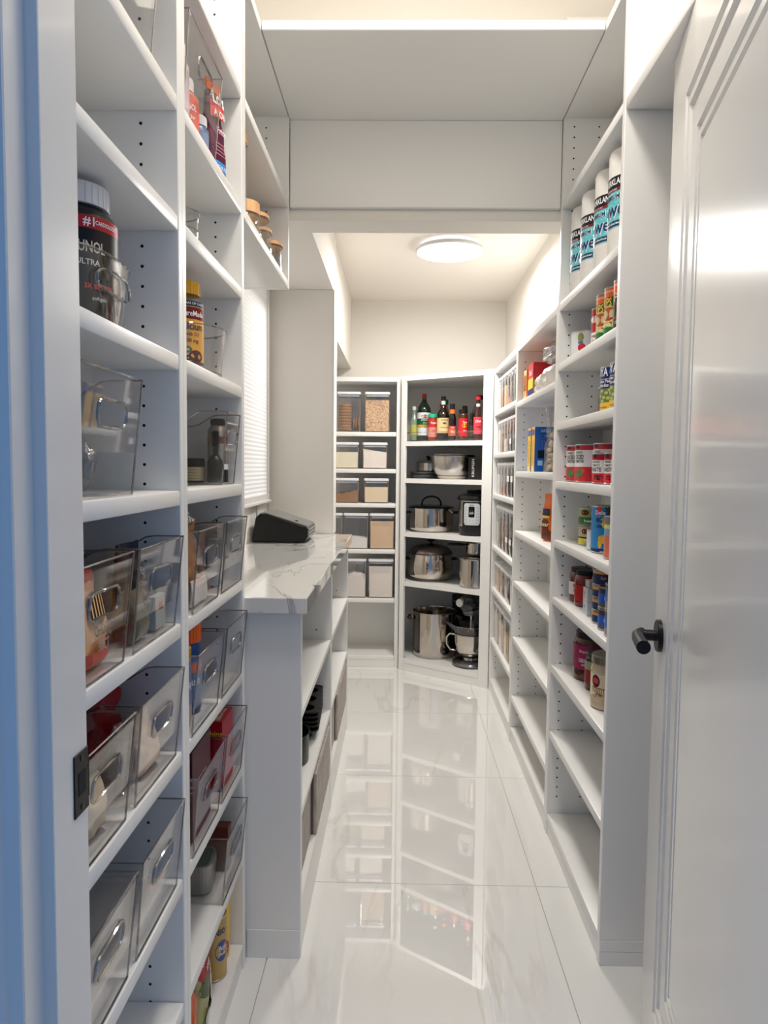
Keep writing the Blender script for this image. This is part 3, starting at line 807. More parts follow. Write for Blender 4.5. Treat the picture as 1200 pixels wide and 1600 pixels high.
# rounded clear tub with a long slot, black supplement jar inside
tb_ = thing('clear_tub', 'rounded clear tub holding the black supplement jar, left bay', 'bin', (-.445, .930, z + .0007))
mb = MB()
def oval_loop(rx, ry, zz, n=36): return [(rx * math.copysign(abs(math.cos(2 * PI * i / n)) ** .7, math.cos(2 * PI * i / n)), ry * math.copysign(abs(math.sin(2 * PI * i / n)) ** .7, math.sin(2 * PI * i / n)), zz) for i in range(n)]
L_ = [oval_loop(.064, .082, 0.0), oval_loop(.066, .084, .004), oval_loop(.076, .094, .085), oval_loop(.073, .091, .085), oval_loop(.063, .081, .006)]
vs_ = [p for l in L_ for p in l]; K = 36
mb.add(vs_, [[j * K + i, j * K + (i + 1) % K, (j + 1) * K + (i + 1) % K, (j + 1) * K + i] for j in range(4) for i in range(K)] + [list(range(K))], CLEAR, True)
obj('tub_walls', mb, tb_)
obj('rim', MB().tube(oval_loop(.075, .093, .085), .0017, 6, RIM, closed=True).tube(oval_loop(.066, .084, .002), .0017, 6, RIM, closed=True), tb_)
slot = []
for i in range(28):
    t_ = 2 * PI * i / 28; yy = .052 * math.copysign(abs(math.cos(t_)) ** .6, math.cos(t_)); zz = .052 + .014 * math.copysign(abs(math.sin(t_)) ** .7, math.sin(t_))
    k = (1 - (abs(yy) / .091) ** (1 / .35)) ** .35 if abs(yy) < .09 else 0; slot.append((.0745 * max(.5, k) + .0005, yy, zz))
obj('handle_slot', MB().tube(slot, .0019, 6, RIM, closed=True), tb_)
bkp = [(.046, 0), (.052, .004), (.053, .012), (.053, .128), (.050, .141), (.040, .150), (.037, .152), (.037, .158)]
jar('black supplement jar with red band and white cap in rounded tub', -.437, .955, z + .0045, bkp, mat((14, 13, 16), .28, coat=.3), (.043, .153, .181, (226, 224, 224)),
    [(.0535, .015, .118, (10, 10, 12)), (.0537, .118, .134, (178, 22, 36))], [('#1', .016, .0542, .126, .018, (240, 235, 235)), ('CARDIOLOGIST', .0075, .0542, .126, .044, (240, 235, 235), .038),
    ('QUNOL', .020, .0542, .094, .015, (214, 205, 190), .046), ('ULTRA', .010, .0542, .075, .015, (230, 230, 230)), ('3X BETTER', .0085, .0542, .045, .030, (225, 60, 70)), ('softgels', .007, .0542, .030, .030, (220, 220, 220))], name='supplement_bottle', cat='bottle')
z = 1.165
clear_bin('tall clear bin with a teal-capped bottle inside, left bay', BIN_X + .004, .880, z, .185, .2, .157)
jar('teal ribbed-cap bottle with pale label inside tall clear bin', -.452, .865, z + .0045, [(.038, 0), (.041, .004), (.041, .125), (.033, .136), (.030, .138)], mat((205, 208, 206), .3), (.033, .139, .163, (72, 92, 98)),
    [(.0414, .008, .034, (118, 160, 96)), (.0414, .034, .06, (92, 110, 116)), (.0414, .06, .12, (214, 216, 214))], [('BEAUTY', .009, .0418, .105, .0, (90, 95, 95)), ('COLLAGEN', .009, .0418, .09, .0, (90, 95, 95)), ('PEPTIDES', .007, .0418, .078, .0, (90, 95, 95))], name='supplement_bottle', cat='bottle', face=0)
bag('crinkled clear pouch of brown nuts inside the tall left bin', -.452, .934, z + .0045, .05, .09, .11, (0, 0, 0), rz=-PI / 2, seed=4, m=FILM, name='snack_pouch', cat='pouch')
obj_n = MB(); rnd = random.Random(3)
for i in range(9):
    zz = .012 + .011 * i; obj_n.lathe([(0, -.009), (.007, -.005), (.009, 0), (.006, .006), (0, .009)], (rnd.uniform(-.006, .006), rnd.uniform(-.022, .022), zz), 8, mat((112, 82, 64), .6))
pn = [o for o in C.objects if o.name.startswith('snack_pouch')][-1]
obj('nuts', obj_n.map(lambda a, b, c: (b, a, c)), pn, kind='stuff')

z = 0.944
clear_bin('clear bin holding the orange and red snack bag, left bay', BIN_X, .8405, z, .170)
clear_bin('clear bin of dark packages right of the orange bag', BIN_X, 1.044, z)
bag('orange and red snack bag with a dark oval emblem in clear bin', -.404, .871, z + .0045, .086, .050, .122, (244, 176, 116), rz=-PI / 2, seed=2, top=(200, 48, 26), crumple=.005, tilt=0,
    prints=[('rect', -.046, .046, .004, .024, (206, 84, 66)), ('oval', -.004, .078, .026, .020, (70, 62, 54)), ('text', '/////', .036, -.004, .079, (232, 178, 112), .042), ('text', 'CHIDERO', .018, -.006, .050, (54, 44, 40), .052), ('text', '36CT', .018, -.004, .030, (168, 160, 150), .034), ('text', 'FILL', .012, -.035, .034, (190, 50, 46))])
bag('dark brown snack bag behind the orange bag', -.48, .8405, z + .0045, .13, .05, .136, (38, 30, 28), rz=-PI / 2, seed=5, name='snack_bag')
bag('black coffee bag with white lettering in clear bin', -.418, 1.072, z + .0045, .100, .030, .138, (24, 24, 27), rz=-PI / 2, seed=6,
    prints=[('text', '3 Ego', .016, -.012, .093, (225, 225, 225)), ('text', '5 Oatmeal', .012, -.014, .074, (200, 200, 200), .045), ('text', '2 Tbs', .013, -.006, .058, (200, 200, 200))], name='coffee_bag')
bag('olive green produce pouch in front of black coffee bag', -.386, 1.022, z + .0045, .06, .018, .075, (94, 92, 74), rz=-PI / 2, seed=7, name='food_pouch', cat='pouch')
carton('small white carton with orange stamp right of olive pouch', -.384, 1.102, z + .0045, .012, .045, .052, {'x+': (176, 178, 172)}, (170, 172, 168), rects=[('x+', .15, .85, .55, .8, (214, 160, 130))], texts=[('x+', 'BE', .016, .5, .67, (150, 60, 40))])
z = 0.726
clear_bin('clear bin with a label tag and brown bread, under the orange bag', BIN_X, .8405, z, .170)
clear_bin('clear bin holding a pale round loaf, right of the bread bin', BIN_X, 1.044, z)
bag('dark red cellophane bag with white bar label in clear bin', -.474, .846, z + .0045, .120, .055, .142, (112, 18, 28), rz=-PI / 2, seed=8, crumple=.012, prints=[('rect', -.02, .012, .095, .125, (226, 226, 228))], name='candy_bag')
bag('bright red cellophane bag between the two bread bins', -.470, 1.066, z + .0045, .125, .055, .160, (142, 20, 24), rz=-PI / 2, seed=9, crumple=.012, name='candy_bag')
bag('round pale bread loaf in plastic in the right-hand clear bin', -.405, 1.072, z + .0045, .09, .050, .085, (212, 184, 162), rz=-PI / 2, seed=10, name='bread_loaf', cat='bread', pinch=.1)
bag('crinkled clear bag of flat bread in the right-hand bin', -.405, 1.002, z + .0045, .05, .045, .10, (0, 0, 0), rz=-PI / 2, seed=11, m=FILM, crumple=.012, name='bread_bag')
bag('pale bread rolls in the left-hand clear bin', -.398, .876, z + .0045, .06, .04, .070, (206, 184, 152), rz=-PI / 2, seed=12, name='bread_roll', cat='bread', pinch=.1)
jar('small jar with white oval label seen through the bin slot', -.415, .805, z + .0045, [(.028, 0), (.031, .004), (.031, .075), (.026, .083)], mat((168, 170, 150), .25, coat=.4), (.029, .084, .101, (96, 64, 40)), [(.0313, .010, .062, (182, 186, 168))], spots=[(.0316, .008, .06, .014, .010, (235, 235, 232))], texts=[('dill', .009, .0319, .06, .008, (60, 60, 55))], name='spice_jar', face=0)
z = 0.503
clear_bin('empty clear bin with ribbed base nearest the strike plate', BIN_X, .8405, z, .170)
clear_bin('empty clear bin with ribbed base, right of the first empty one', BIN_X, 1.042, z)

# ---- bay 2
z = 1.795
clear_bin('wide clear bin of medicine bottles on the highest shelf of bay two', BIN_X - .004, 1.315, z, .215, .215, .165)
jar('pale lilac bottle with dark lettering in the high bin', -.406, 1.257, z + .0045, [(.030, 0), (.033, .004), (.033, .095), (.024, .112)], mat((222, 205, 208), .35), (.026, .113, .136, (236, 232, 232)), [(.0333, .02, .085, (206, 186, 192))],
    [('Mineral', .013, .0337, .07, 0, (52, 44, 62), .036), ('OIL', .012, .0337, .052, 0, (52, 44, 62))], name='medicine_bottle', cat='bottle', face=-1.0)
jar('coral pink medicine bottle with white cap in the high bin', -.404, 1.324, z + .0045, [(.026, 0), (.029, .004), (.029, .072), (.018, .084)], mat((216, 120, 104), .35), (.019, .085, .108, (240, 236, 234)), [(.0293, .010, .064, (214, 108, 92))],
    [('TYLENOL', .015, .0297, .05, 0, (245, 240, 238), .040), ('Extra Str', .009, .0297, .033, 0, (245, 240, 238), .032)], name='medicine_bottle', cat='bottle', face=-1.0)
jar('small blue bottle with white cap in the high bin', -.391, 1.376, z + .0045, [(.018, 0), (.020, .003), (.020, .04), (.014, .048)], mat((84, 104, 142), .35), (.016, .048, .066, (238, 238, 240)), [(.0203, .01, .034, (120, 138, 170))], name='medicine_bottle', cat='bottle', face=-1.0)
carton('orange medicine carton standing in the high bin', -.425, 1.370, z + .0045, .012, .060, .150, {'x+': (236, 168, 76), 'y-': (228, 140, 60)}, (232, 160, 80), rects=[('x+', .25, .75, .72, .95, (236, 112, 20))])
carton('magenta carton at the near end of the high bin', -.47, 1.255, z + .0045, .03, .05, .15, {'x+': (186, 42, 110)}, (178, 40, 104))
# tall snack pouch outside the bin
bag('tall purple and orange chip bag with blue foot on the high shelf', -.392, 1.490, z, .062, .032, .195, (92, 24, 58), rz=-PI / 2 - .3, seed=13, top=(238, 112, 40), crumple=.0035,
    prints=[('rect', -.026, .026, .008, .032, (44, 132, 214)), ('rect', -.025, .025, .118, .150, (214, 44, 44)), ('text', "Lo's", .040, 0, .158, (250, 244, 236), .042), ('text', 'A.ION', .020, 0, .127, (250, 240, 232), .04), ('text', 'Frito', .018, 0, .092, (240, 214, 220)), ('text', 'SUGAR FREE', .010, 0, .020, (240, 245, 250), .045)] +
    [('rect', -.020, .020, .045 + .007 * i, .0465 + .007 * i, (190, 130, 150)) for i in range(4)], name='chip_bag')
z = 1.608
ck = [(.036, 0), (.040, .003), (.041, .020), (.039, .022), (.041, .026), (.042, .050), (.044, .052), (.044, .054), (.041, .054)]
gj = thing('glass_dish', 'empty clear glass dish with ridged rim in bay two', 'dish', (-.412, 1.300, z + .0007))
obj('dish_body', MB().lathe([(0, .001)] + ck, n=36, m=GLASS), gj); obj('rim', MB().tube([(.0435 * math.cos(a * PI / 18), .0435 * math.sin(a * PI / 18), .053) for a in range(36)], .0018, 6, RIM, closed=True).tube([(.0405 * math.cos(a * PI / 18), .0405 * math.sin(a * PI / 18), .022) for a in range(36)], .0015, 6, RIM, closed=True), gj)
z = 1.386
def small_tub(label, x, y, z, r, h):
    t = thing('clear_tub', label, 'bin', (x, y, z + .0007))
    obj('tub_walls', MB().lathe([(0, .001), (r - .012, .001), (r - .010, .003), (r, h), (r - .0025, h), (r - .013, .004), (0, .004)], n=36, m=CLEAR), t)
    obj('rim', MB().tube([(r * math.cos(a * PI / 18), r * math.sin(a * PI / 18), h) for a in range(36)], .0016, 6, RIM, closed=True).tube([((r - .010) * math.cos(a * PI / 18), (r - .010) * math.sin(a * PI / 18), .002) for a in range(36)], .0016, 6, RIM, closed=True), t)
small_tub('round clear tub holding the yellow-capped vitamin bottle, bay two', -.442, 1.415, z, .092, .088)
vp = [(.030, 0), (.037, .004), (.0385, .012), (.0385, .118), (.036, .130), (.028, .138), (.027, .142)]
jar('clear vitamin bottle with yellow cap and Calcium label', -.424, 1.383, z + .0045, vp, GLASS, (.032, .143, .168, (232, 172, 18)),
    [(.0388, .014, .118, (236, 168, 44)), (.0390, .118, .128, (32, 54, 92)), (.0391, .094, .1165, (122, 22, 34))],
    [('NatureMade', .0145, .0396, .104, .014, (248, 244, 240), .062), ('Calcium', .020, .0396, .080, .016, (60, 34, 22), .056), ('with D3', .009, .0396, .065, .018, (90, 54, 26)), ('500 mg', .010, .0396, .053, .016, (60, 34, 22)), ('60 YEARS OF CARE', .006, .0396, .123, .016, (235, 235, 240), .055)],
    spots=[(.0392, .026, .024, .016, .012, (84, 32, 26)), (.0393, .000, .036, .017, .0075, (22, 122, 98)), (.0393, .002, .020, .016, .0055, (16, 52, 48))], fill=(mat((150, 96, 40), .5), [(.034, .006), (.036, .1)]), name='vitamin_bottle', cat='bottle')
jar('small white-capped pill bottle behind the yellow-capped bottle', -.428, 1.452, z + .0045, [(.018, 0), (.020, .003), (.020, .080), (.016, .088)], mat((228, 224, 220), .35), (.0185, .088, .112, (238, 238, 238)), [(.0203, .008, .075, (226, 224, 222)), (.0205, .02, .06, (208, 96, 52))], name='pill_bottle', cat='bottle')
z = 1.165
clear_bin('narrow clear bin with black grooming jars on the middle shelf of bay two', -.470, 1.541, z, .118, .215, .155)
jar('black jar with cream striped label inside the narrow bin', -.446, 1.522, z + .0045, [(.021, 0), (.0225, .002), (.0225, .034)], mat((22, 21, 22), .4), (.0225, .034, .052, (18, 17, 18)), [(.0228, .004, .033, (190, 176, 140))], [('_____', .008, .0231, .012 + .006 * i, 0, (96, 84, 60), .030) for i in range(4)], name='cosmetic_jar', face=-PI / 2)
jar('slim black bottle in the front corner of the narrow bin', -.398, 1.521, z + .0045, [(.016, 0), (.018, .002), (.018, .046), (.010, .058), (.006, .060), (.006, .076)], mat((20, 20, 24), .35), (.0065, .076, .112, (14, 14, 16)), None, name='cosmetic_bottle', cat='bottle')
jar('small black pot with a red lid at the back of the narrow bin', -.497, 1.525, z + .0045, [(.014, 0), (.016, .002), (.016, .022)], mat((24, 22, 22), .4), (.016, .022, .030, (196, 52, 40)), None, name='cosmetic_jar')
jar('silver and black spray can upright in the narrow bin', -.405, 1.567, z + .0045, [(.020, 0), (.022, .002), (.022, .115), (.016, .124)], mat((150, 146, 140), .25, .7), (.015, .125, .140, (30, 30, 32)), [(.0224, .0, .028, (30, 30, 30)), (.0224, .028, .040, (235, 235, 235)), (.0224, .085, .1, (120, 66, 60))], name='spray_can', cat='can')
z = 0.944
clear_bin('clear bin of bread and crackers, left of the pair in bay two', BIN_X + .004, 1.307, z, .186)
clear_bin('clear bin of pale packets, right of the pair in bay two', BIN_X + .004, 1.510, z, .186)
BR = grains('brown_crackers', (176, 122, 66), (128, 82, 44), 60)
bag('white-topped bag of brown pretzel sticks in the bread bin', -.408, 1.318, z + .0045, .080, .045, .168, (0, 0, 0), rz=-PI / 2, seed=14, m=BR, top=(222, 224, 222), crumple=.008, prints=[('text', 'OD', .03, .012, .155, (40, 40, 44)), ('rect', .02, .036, .14, .15, (54, 120, 124))], name='pretzel_bag')
bag('brown paper bag of crackers in the bread bin', -.415, 1.374, z + .0045, .028, .07, .125, (116, 92, 84), rz=-PI / 2, seed=15, name='cracker_bag')
bag('white crumpled packet low in the front of the bread bin', -.376, 1.310, z + .0045, .11, .012, .045, (206, 202, 196), rz=-PI / 2, seed=16, name='food_packet', cat='packet')
carton('cream carton with printed edge in the pale packet bin', -.42, 1.545, z + .0045, .05, .05, .13, {'x+': (208, 206, 200), 'y-': (196, 190, 184)}, (206, 204, 198), texts=[('x+', 'KFKSS', .016, .6, .5, (110, 112, 112), .07, 1)])
carton('dusky pink carton in the pale packet bin', -.45, 1.465, z + .0045, .08, .03, .12, {'x+': (152, 114, 116), 'y-': (142, 100, 104)}, (150, 112, 114))
carton('blue-grey packet standing at the front of the pale packet bin', -.40, 1.508, z + .0045, .02, .035, .10, {'x+': (112, 140, 156)}, (180, 190, 194))
z = 0.726
clear_bin('clear bin with orange- and yellow-capped shakers in bay two', BIN_X + .004, 1.300, z, .186)
clear_bin('empty clear bin right of the capped shakers in bay two', BIN_X + .004, 1.510, z, .186)
jar('blue shaker with a big orange cap in clear bin', -.419, 1.344, z + .0045, [(.034, 0), (.036, .003), (.036, .128), (.032, .134)], mat((26, 70, 128), .35), (.0355, .135, .170, (240, 104, 18)), [(.0364, .02, .10, (62, 96, 146)), (.0365, .078, .096, (214, 92, 50))], texts=[('salt', .02, .0368, .06, 0, (220, 226, 235))], name='seasoning_shaker', cat='shaker', face=-.5)
jar('shaker with a mustard yellow cap at the near end of the bin', -.415, 1.268, z + .0045, [(.033, 0), (.035, .003), (.035, .112), (.032, .116)], mat((80, 98, 148), .35), (.0345, .117, .142, (206, 152, 20)), [(.0354, .035, .105, (76, 96, 150)), (.0354, .003, .035, (150, 140, 130))], texts=[('BAR', .02, .0358, .07, 0, (225, 228, 240))], name='seasoning_shaker', cat='shaker', face=-.5)
z = 0.503
clear_bin('clear bin with a dark plum tea carton in bay two', BIN_X + .004, 1.303, z, .186)
clear_bin('clear bin with a red cracker box in bay two', BIN_X + .004, 1.507, z, .186)
carton('dark plum carton with fine white print in clear bin', -.392, 1.318, z + .0045, .034, .125, .172, {'x+': (84, 18, 38), 'y-': (70, 16, 34)}, (78, 20, 40), texts=[('x+', 'steep three', .011, .5, .62 + 0, (196, 160, 170), .06), ('x+', 'minutes in hot', .009, .5, .54, (196, 160, 170), .065), ('x+', 'water then sip', .009, .5, .46, (196, 160, 170), .065), ('y-', 'loose leaf', .009, .5, .70, (196, 160, 170), .04), ('y-', 'black tea with', .007, .5, .62, (196, 160, 170), .045), ('y-', 'spice and rose', .007, .5, .56, (196, 160, 170), .045)], name='tea_box')
carton('bright red cracker box with yellow lettering poking out of clear bin', -.392, 1.520, z + .0045, .036, .096, .150, {'x+': (176, 20, 34), 'tx': (196, 22, 34), 'y-': (168, 16, 26)}, (170, 22, 30), texts=[('y-', 'Thins', .018, .5, .82, (236, 190, 40)), ('tx', 'Sweet Potato', .013, .55, .35, (240, 230, 225), .06), ('tx', 'Thins', .012, .82, .72, (240, 200, 40))], rects=[('tx', .05, .3, .2, .75, (214, 172, 128))], name='cracker_box', rx=.0)
bag('white frosted packet in the red cracker box bin', -.425, 1.515, z + .0045, .12, .018, .085, (186, 188, 190), rz=-PI / 2, seed=17, name='food_packet', cat='packet')
z = 0.281
clear_bin('clear bin holding a square tea tin, lowest bin of bay two', BIN_X + .004, 1.510, z, .186)
tt = thing('tea_tin', 'square grey tin with green lid label in the lowest bin', 'tin', (-.452, 1.490, z + .0055), 0.06)
tm = mat((150, 148, 142), .35, .7)
obj('tin_body', MB().prism(rrect(.105, .085, .02, 5), 0, .045, tm), tt); lidt = obj('lid', MB().prism(rrect(.109, .089, .021, 5), .036, .060, tm), tt)
obj('lid_label', MB().prism(rrect(.096, .076, .016, 4), .060, .0606, mat((34, 66, 52), .4)).box(-.042, .018, -.03, .03, .0606, .0612, mat((206, 200, 186), .5)), lidt)
lt = MB(); text_plane(lt, 'YOUR TEA', .017, (-.012, .010, .0616), (1, 0, 0), (0, 1, 0), mat((40, 42, 38), .5), .05); text_plane(lt, 'collection', .010, (-.012, -.008, .0616), (1, 0, 0), (0, 1, 0), mat((40, 42, 38), .5)); obj('lettering', lt, lidt)
carton('rust brown packet leaning in the lowest bin behind the tin', -.43, 1.56, z + .0045, .10, .03, .10, {'x+': (112, 52, 36), 'y-': (92, 40, 30)}, (110, 50, 36))
z = 0.063
bag('green and cream soup pouch with a red band on the bottom shelf', -.408, 1.385, z, .125, .05, .175, (168, 166, 110), rz=-PI / 2 + .15, seed=18, crumple=.004, top=(196, 26, 36),
    prints=[('oval', .0, .128, .055, .034, (176, 24, 36)), ('text', 'PANERA', .022, 0, .137, (245, 238, 235), .07), ('text', 'soup', .018, .0, .115, (245, 235, 230)), ('oval', -.03, .060, .031, .040, (228, 224, 214)), ('oval', -.03, .060, .026, .034, (206, 110, 66)), ('oval', .025, .088, .028, .02, (86, 100, 60)), ('rect', -.055, .055, .004, .022, (214, 214, 212)), ('oval', .028, .022, .018, .016, (205, 206, 208))], name='soup_pouch', cat='pouch')
bag('orange pouch at the near end of the bottom shelf of bay two', -.402, 1.285, z, .07, .045, .165, (214, 92, 34), rz=-PI / 2 + .1, seed=19, name='food_pouch', cat='pouch')
can('gold can with blue patch beside the yellow canister', -.408, 1.512, z, .032, .142, [(0, 1, (182, 148, 78))], [('JUNSO', .018, .78, -.006, (32, 46, 92), .042), ('Am', .015, .52, .006, (220, 225, 240)), ('Pmm', .010, .42, .006, (220, 225, 240))], spots=[(.006, .47, .018, .024, (44, 72, 140))], face=-.75, name='drink_can')
jar('tall yellow canister with a red patch on the bottom shelf', -.421, 1.573, z, [(.033, 0), (.036, .004), (.036, .165)], mat((240, 196, 20), .38), (.0365, .165, .185, (240, 200, 30)), None, texts=[('5', .02, .0376, .028, .010, (250, 230, 225))], spots=[(.0368, .010, .028, .013, .018, (196, 28, 50))], name='drink_canister', cat='canister', face=-.75)

# ---- jars over the counter
z = 1.795
BAM = wood_grain('bamboo', (222, 164, 112), (234, 186, 136))
def woodjar(label, x, y, r, h, lid, group='wood-lidded glass jars'):
    t = thing('glass_jar', label, 'jar', (x, y, z + .0007), 0, group)
    obj('jar_body', MB().lathe([(0, .001), (r - .004, .001), (r, .005), (r, h - .004), (r - .003, h), (r - .003, .006), (0, .005)], n=32, m=GLASS), t)
    obj('rim', MB().tube([(r * math.cos(a * PI / 16), r * math.sin(a * PI / 16), h - .003) for a in range(32)], .0014, 6, RIM, closed=True), t)
    obj('wooden_lid', MB().lathe([(0, h - .008), (r - .004, h - .008), (r - .004, h), (r + .001, h), (r + .001, h + lid - .002), (r - .001, h + lid), (0, h + lid)], n=36, m=BAM), t)
woodjar('tallest glass jar with wooden lid, nearest the divider', -.415, 1.752, .036, .19, .026)
woodjar('squat glass jar with a thick wooden lid', -.413, 1.872, .040, .062, .030)
woodjar('first of three matching thin-lidded glass jars from the doorway', -.415, 2.006, .042, .098, .010)
woodjar('middle one of three matching thin-lidded glass jars', -.425, 2.125, .038, .098, .010)
woodjar('farthest of three matching thin-lidded glass jars, by the end panel', -.412, 2.228, .040, .090, .010)

# ================================================================== RIGHT BAY BY THE DOOR
z = 1.730
EMB = mat((218, 215, 210), .85, bump=1.0, bscale=55)
def towel(label, y):
    r, h = .058, .272; x = .576
    t = thing('paper_towel_roll', label, 'paper towels', (x, y, z + .0007), 0, 'paper towel rolls on the top right shelf')
    obj('roll', MB().lathe([(0, .001), (.02, .001), (r - .008, 0), (r - .002, .003), (r, .010), (r, h - .016), (r - .003, h - .006), (r - .014, h - .001), (.022, h), (.02, h - .01), (0, h - .01)], n=40, m=EMB), t)
    fa = math.atan2(-y, -x) - 1.08; R = r + .0006
    wr = MB().lathe([(R, .075), (R, .185)], n=40, m=mat((96, 186, 196), .4))
    wo = obj('printed_band', wr, t)
    sw = MB()
    for i in range(9):
        zz = .082 + .0115 * i
        for k in range(24):
            a0 = 2 * PI * k / 24; a1 = a0 + 2 * PI / 24
            f = lambda a: zz + .004 * math.sin(5 * a + i)
            sw.add([((R + .0003) * math.cos(a), (R + .0003) * math.sin(a), f(a) + d_) for a in (a0, a1) for d_ in (0, .0012)], [[0, 1, 3, 2]], mat((176, 222, 226), .4))
    obj('swirl_print', sw, wo, kind='stuff')
    lb = MB(); R2 = R + .0006
    patch_cyl(lb, R2, .170, .199, fa + .2, .075, mat((26, 22, 26), .4)); patch_cyl(lb, R2, .163, .170, fa + .2, .075, mat((120, 30, 36), .4))
    patch_cyl(lb, R2, .078, .091, fa + .1, .070, mat((30, 48, 84), .4))
    lo = obj('printed_patch', lb, wo)
    tb = MB(); R3 = R2 + .0004
    text_cyl(tb, 'KIRKLAND', .021, R3, .185, fa + .32, mat((238, 238, 238), .4), .072); text_cyl(tb, 'SIGNATURE', .007, R3, .1665, fa + .1, mat((225, 190, 190), .4))
    text_cyl(tb, 'PREMIUM', .017, R3, .149, fa + .05, mat((32, 52, 88), .4), .060); text_cyl(tb, 'PREMIUM', .021, R3 - .0003, .149, fa + .05, mat((238, 240, 240), .4), .064); text_cyl(tb, 'towel', .060, R3 - .0003, .117, fa + .12, mat((240, 242, 244), .4), .112); text_cyl(tb, 'towel', .050, R3 + .0002, .118, fa + .12, mat((28, 54, 96), .4), .100)
    text_cyl(tb, 'thick and absorbent', .0085, R3, .0845, fa + .1, mat((232, 236, 240), .4), .066)
    obj('lettering', tb, wo)
for y, lb in ((1.825, 'paper towel roll nearest the open door on the top right shelf'), (1.952, 'second paper towel roll from the open door'), (2.095, 'third paper towel roll from the open door'), (2.215, 'farthest paper towel roll, against the bay divider')):
    towel(lb, y)
z = 1.541
can('tall black and orange soup can, nearest the door end', .555, 1.770, z, .034, .128, [(0, .78, (40, 26, 28)), (.78, 1, (240, 100, 30))], [('AMYS', .010, .9, 0, (250, 235, 220)), ('PS', .030, .66, .0, (226, 200, 150)), ('chili', .012, .2, 0, (200, 190, 180))], spots=[(.0, .42, .026, .022, (120, 60, 40))], face=math.atan2(-1.77, -.555) - .75)
for i, (y, lb) in enumerate(((1.848, 'green and orange soup can beside the black and orange one'), (1.922, 'green and orange soup can beside the red and white one'))):
    can(lb, .555, y, z, .034, .128, [(0, .22, (22, 110, 48)), (.22, .56, (196, 178, 128)), (.56, .82, (18, 88, 48)), (.82, 1, (244, 108, 34))],
        [('ORGANIC', .010, .91, 0, (252, 236, 220)), ('SOUPS', .030, .69, -.016, (236, 196, 84), .052), ('VEGETABLE', .013, .245, -.008, (240, 230, 170), .05)], spots=[(.0, .47, .027, .021, (228, 184, 92)), (.0, .47, .023, .017, (168, 74, 44)), (.02, .33, .016, .010, (40, 52, 30))], group='tall vegetable soup cans', face=math.atan2(-y, -.555) - .75)
can('red and white can between the green soup cans and the wide white can', .560, 1.990, z, .033, .108, [(0, .38, (236, 232, 230)), (.38, 1, (178, 24, 36))], [('Milk', .026, .70, .0, (248, 244, 242), .045), ('evap', .012, .30, 0, (150, 60, 60)), ('12 oz', .010, .18, 0, (120, 70, 70))], face=math.atan2(-1.99, -.56) - .9)
can('wide short white can with a red square, left end of its shelf', .580, 2.215, z, .054, .086, [(0, 1, (228, 230, 232))], [('Nutrition', .008, .60, .012, (90, 90, 92), None, 1), ('LTS', .008, .16, -.028, (60, 80, 84))],
    spots=[(-.026, .75, .010, .014, (148, 160, 84)), (-.026, .58, .009, .005, (52, 112, 170)), (-.022, .40, .013, .012, (206, 30, 50))])
z = 1.355
for y, lb in ((1.745, 'blue can of green beans nearer the open door'), (1.826, 'blue can of green beans farther from the open door')):
    can(lb, .548, y, z, .037, .112, [(0, .16, (238, 190, 56)), (.16, .50, (112, 122, 58)), (.50, .72, (24, 48, 112)), (.72, .735, (225, 190, 110)), (.735, 1, (22, 48, 118))],
        [('GOYA', .030, .86, -.015, (248, 248, 250), .058), ('Green Peas', .011, .66, 0, (240, 240, 244), .05), ('Verdes', .012, .57, 0, (240, 240, 244)), ('low sodium', .006, .08, 0, (60, 60, 40))],
        spots=[(dx, zz, .006, .004, (188, 196, 112)) for dx, zz in ((-.02, .42), (-.006, .45), (.01, .40), (.02, .46), (-.014, .34), (.002, .30), (.016, .28), (-.022, .25), (-.004, .22))], group='tall blue cans of peas', face=math.atan2(-y, -.548) - .9)
can('small purple and red tin behind the blue cans', .580, 1.975, z, .033, .078, [(0, .24, (136, 52, 54)), (.24, .6, (78, 72, 104)), (.6, 1, (112, 104, 120))], [('LA', .014, .5, 0, (214, 214, 224)), ('MV', .012, .78, 0, (214, 214, 224))])
z = 1.168
def tomato(lb, x, y):
    can(lb, x, y, z, .051, .112, [(0, .40, (196, 22, 42)), (.40, .87, (232, 228, 228)), (.87, 1, (190, 22, 40))],
        [('ORGANIC', .010, .78, -.022, (52, 116, 68), .03), ('DICED', .017, .66, -.020, (30, 30, 32), .034), ('TOMATOES', .012, .55, -.020, (30, 30, 32), .036)] + [('- - - - -', .006, .80 - .055 * i, .034, (70, 62, 70), .016) for i in range(8)],
        spots=[(-.028, .92, .009, .005, (24, 20, 22), .0006), (-.018, .24, .012, .012, (60, 122, 60), .0006, .4), (-.006, .30, .008, .006, (198, 84, 52), .0003), (.034, .52, .0115, .050, (196, 180, 190), .0001)], group='large red and white tomato cans', face=math.atan2(-y, -x) - .45)
tomato('large red and white tomato can behind its twin, left end of shelf', .572, 2.300 - .085)
tomato('large red and white tomato can with its whole label in view', .572, 2.108)
tomato('large red and white tomato can behind the small paste cans', .595, 1.995)
for x, y, lb in ((.545, 1.905, 'left one of the three small tomato paste cans'), (.556, 1.832, 'middle one of the three small tomato paste cans'), (.552, 1.762, 'right one of the three small tomato paste cans')):
    can(lb, x, y, z, .028, .082, [(0, .33, (206, 26, 44)), (.33, .80, (234, 228, 226)), (.80, 1, (176, 20, 38))], [('ORGANIC', .008, .71, -.004, (40, 70, 60), .026), ('TOMATO', .008, .60, -.004, (34, 34, 36), .026), ('PASTE', .015, .46, -.002, (30, 30, 34), .030)],
        spots=[(-.008, .90, .009, .006, (28, 20, 22)), (.004, .2, .012, .006, (50, 18, 22), 0, .3)], group='small red and white tomato paste cans', face=math.atan2(-y, -x) - .6)
z = 0.980
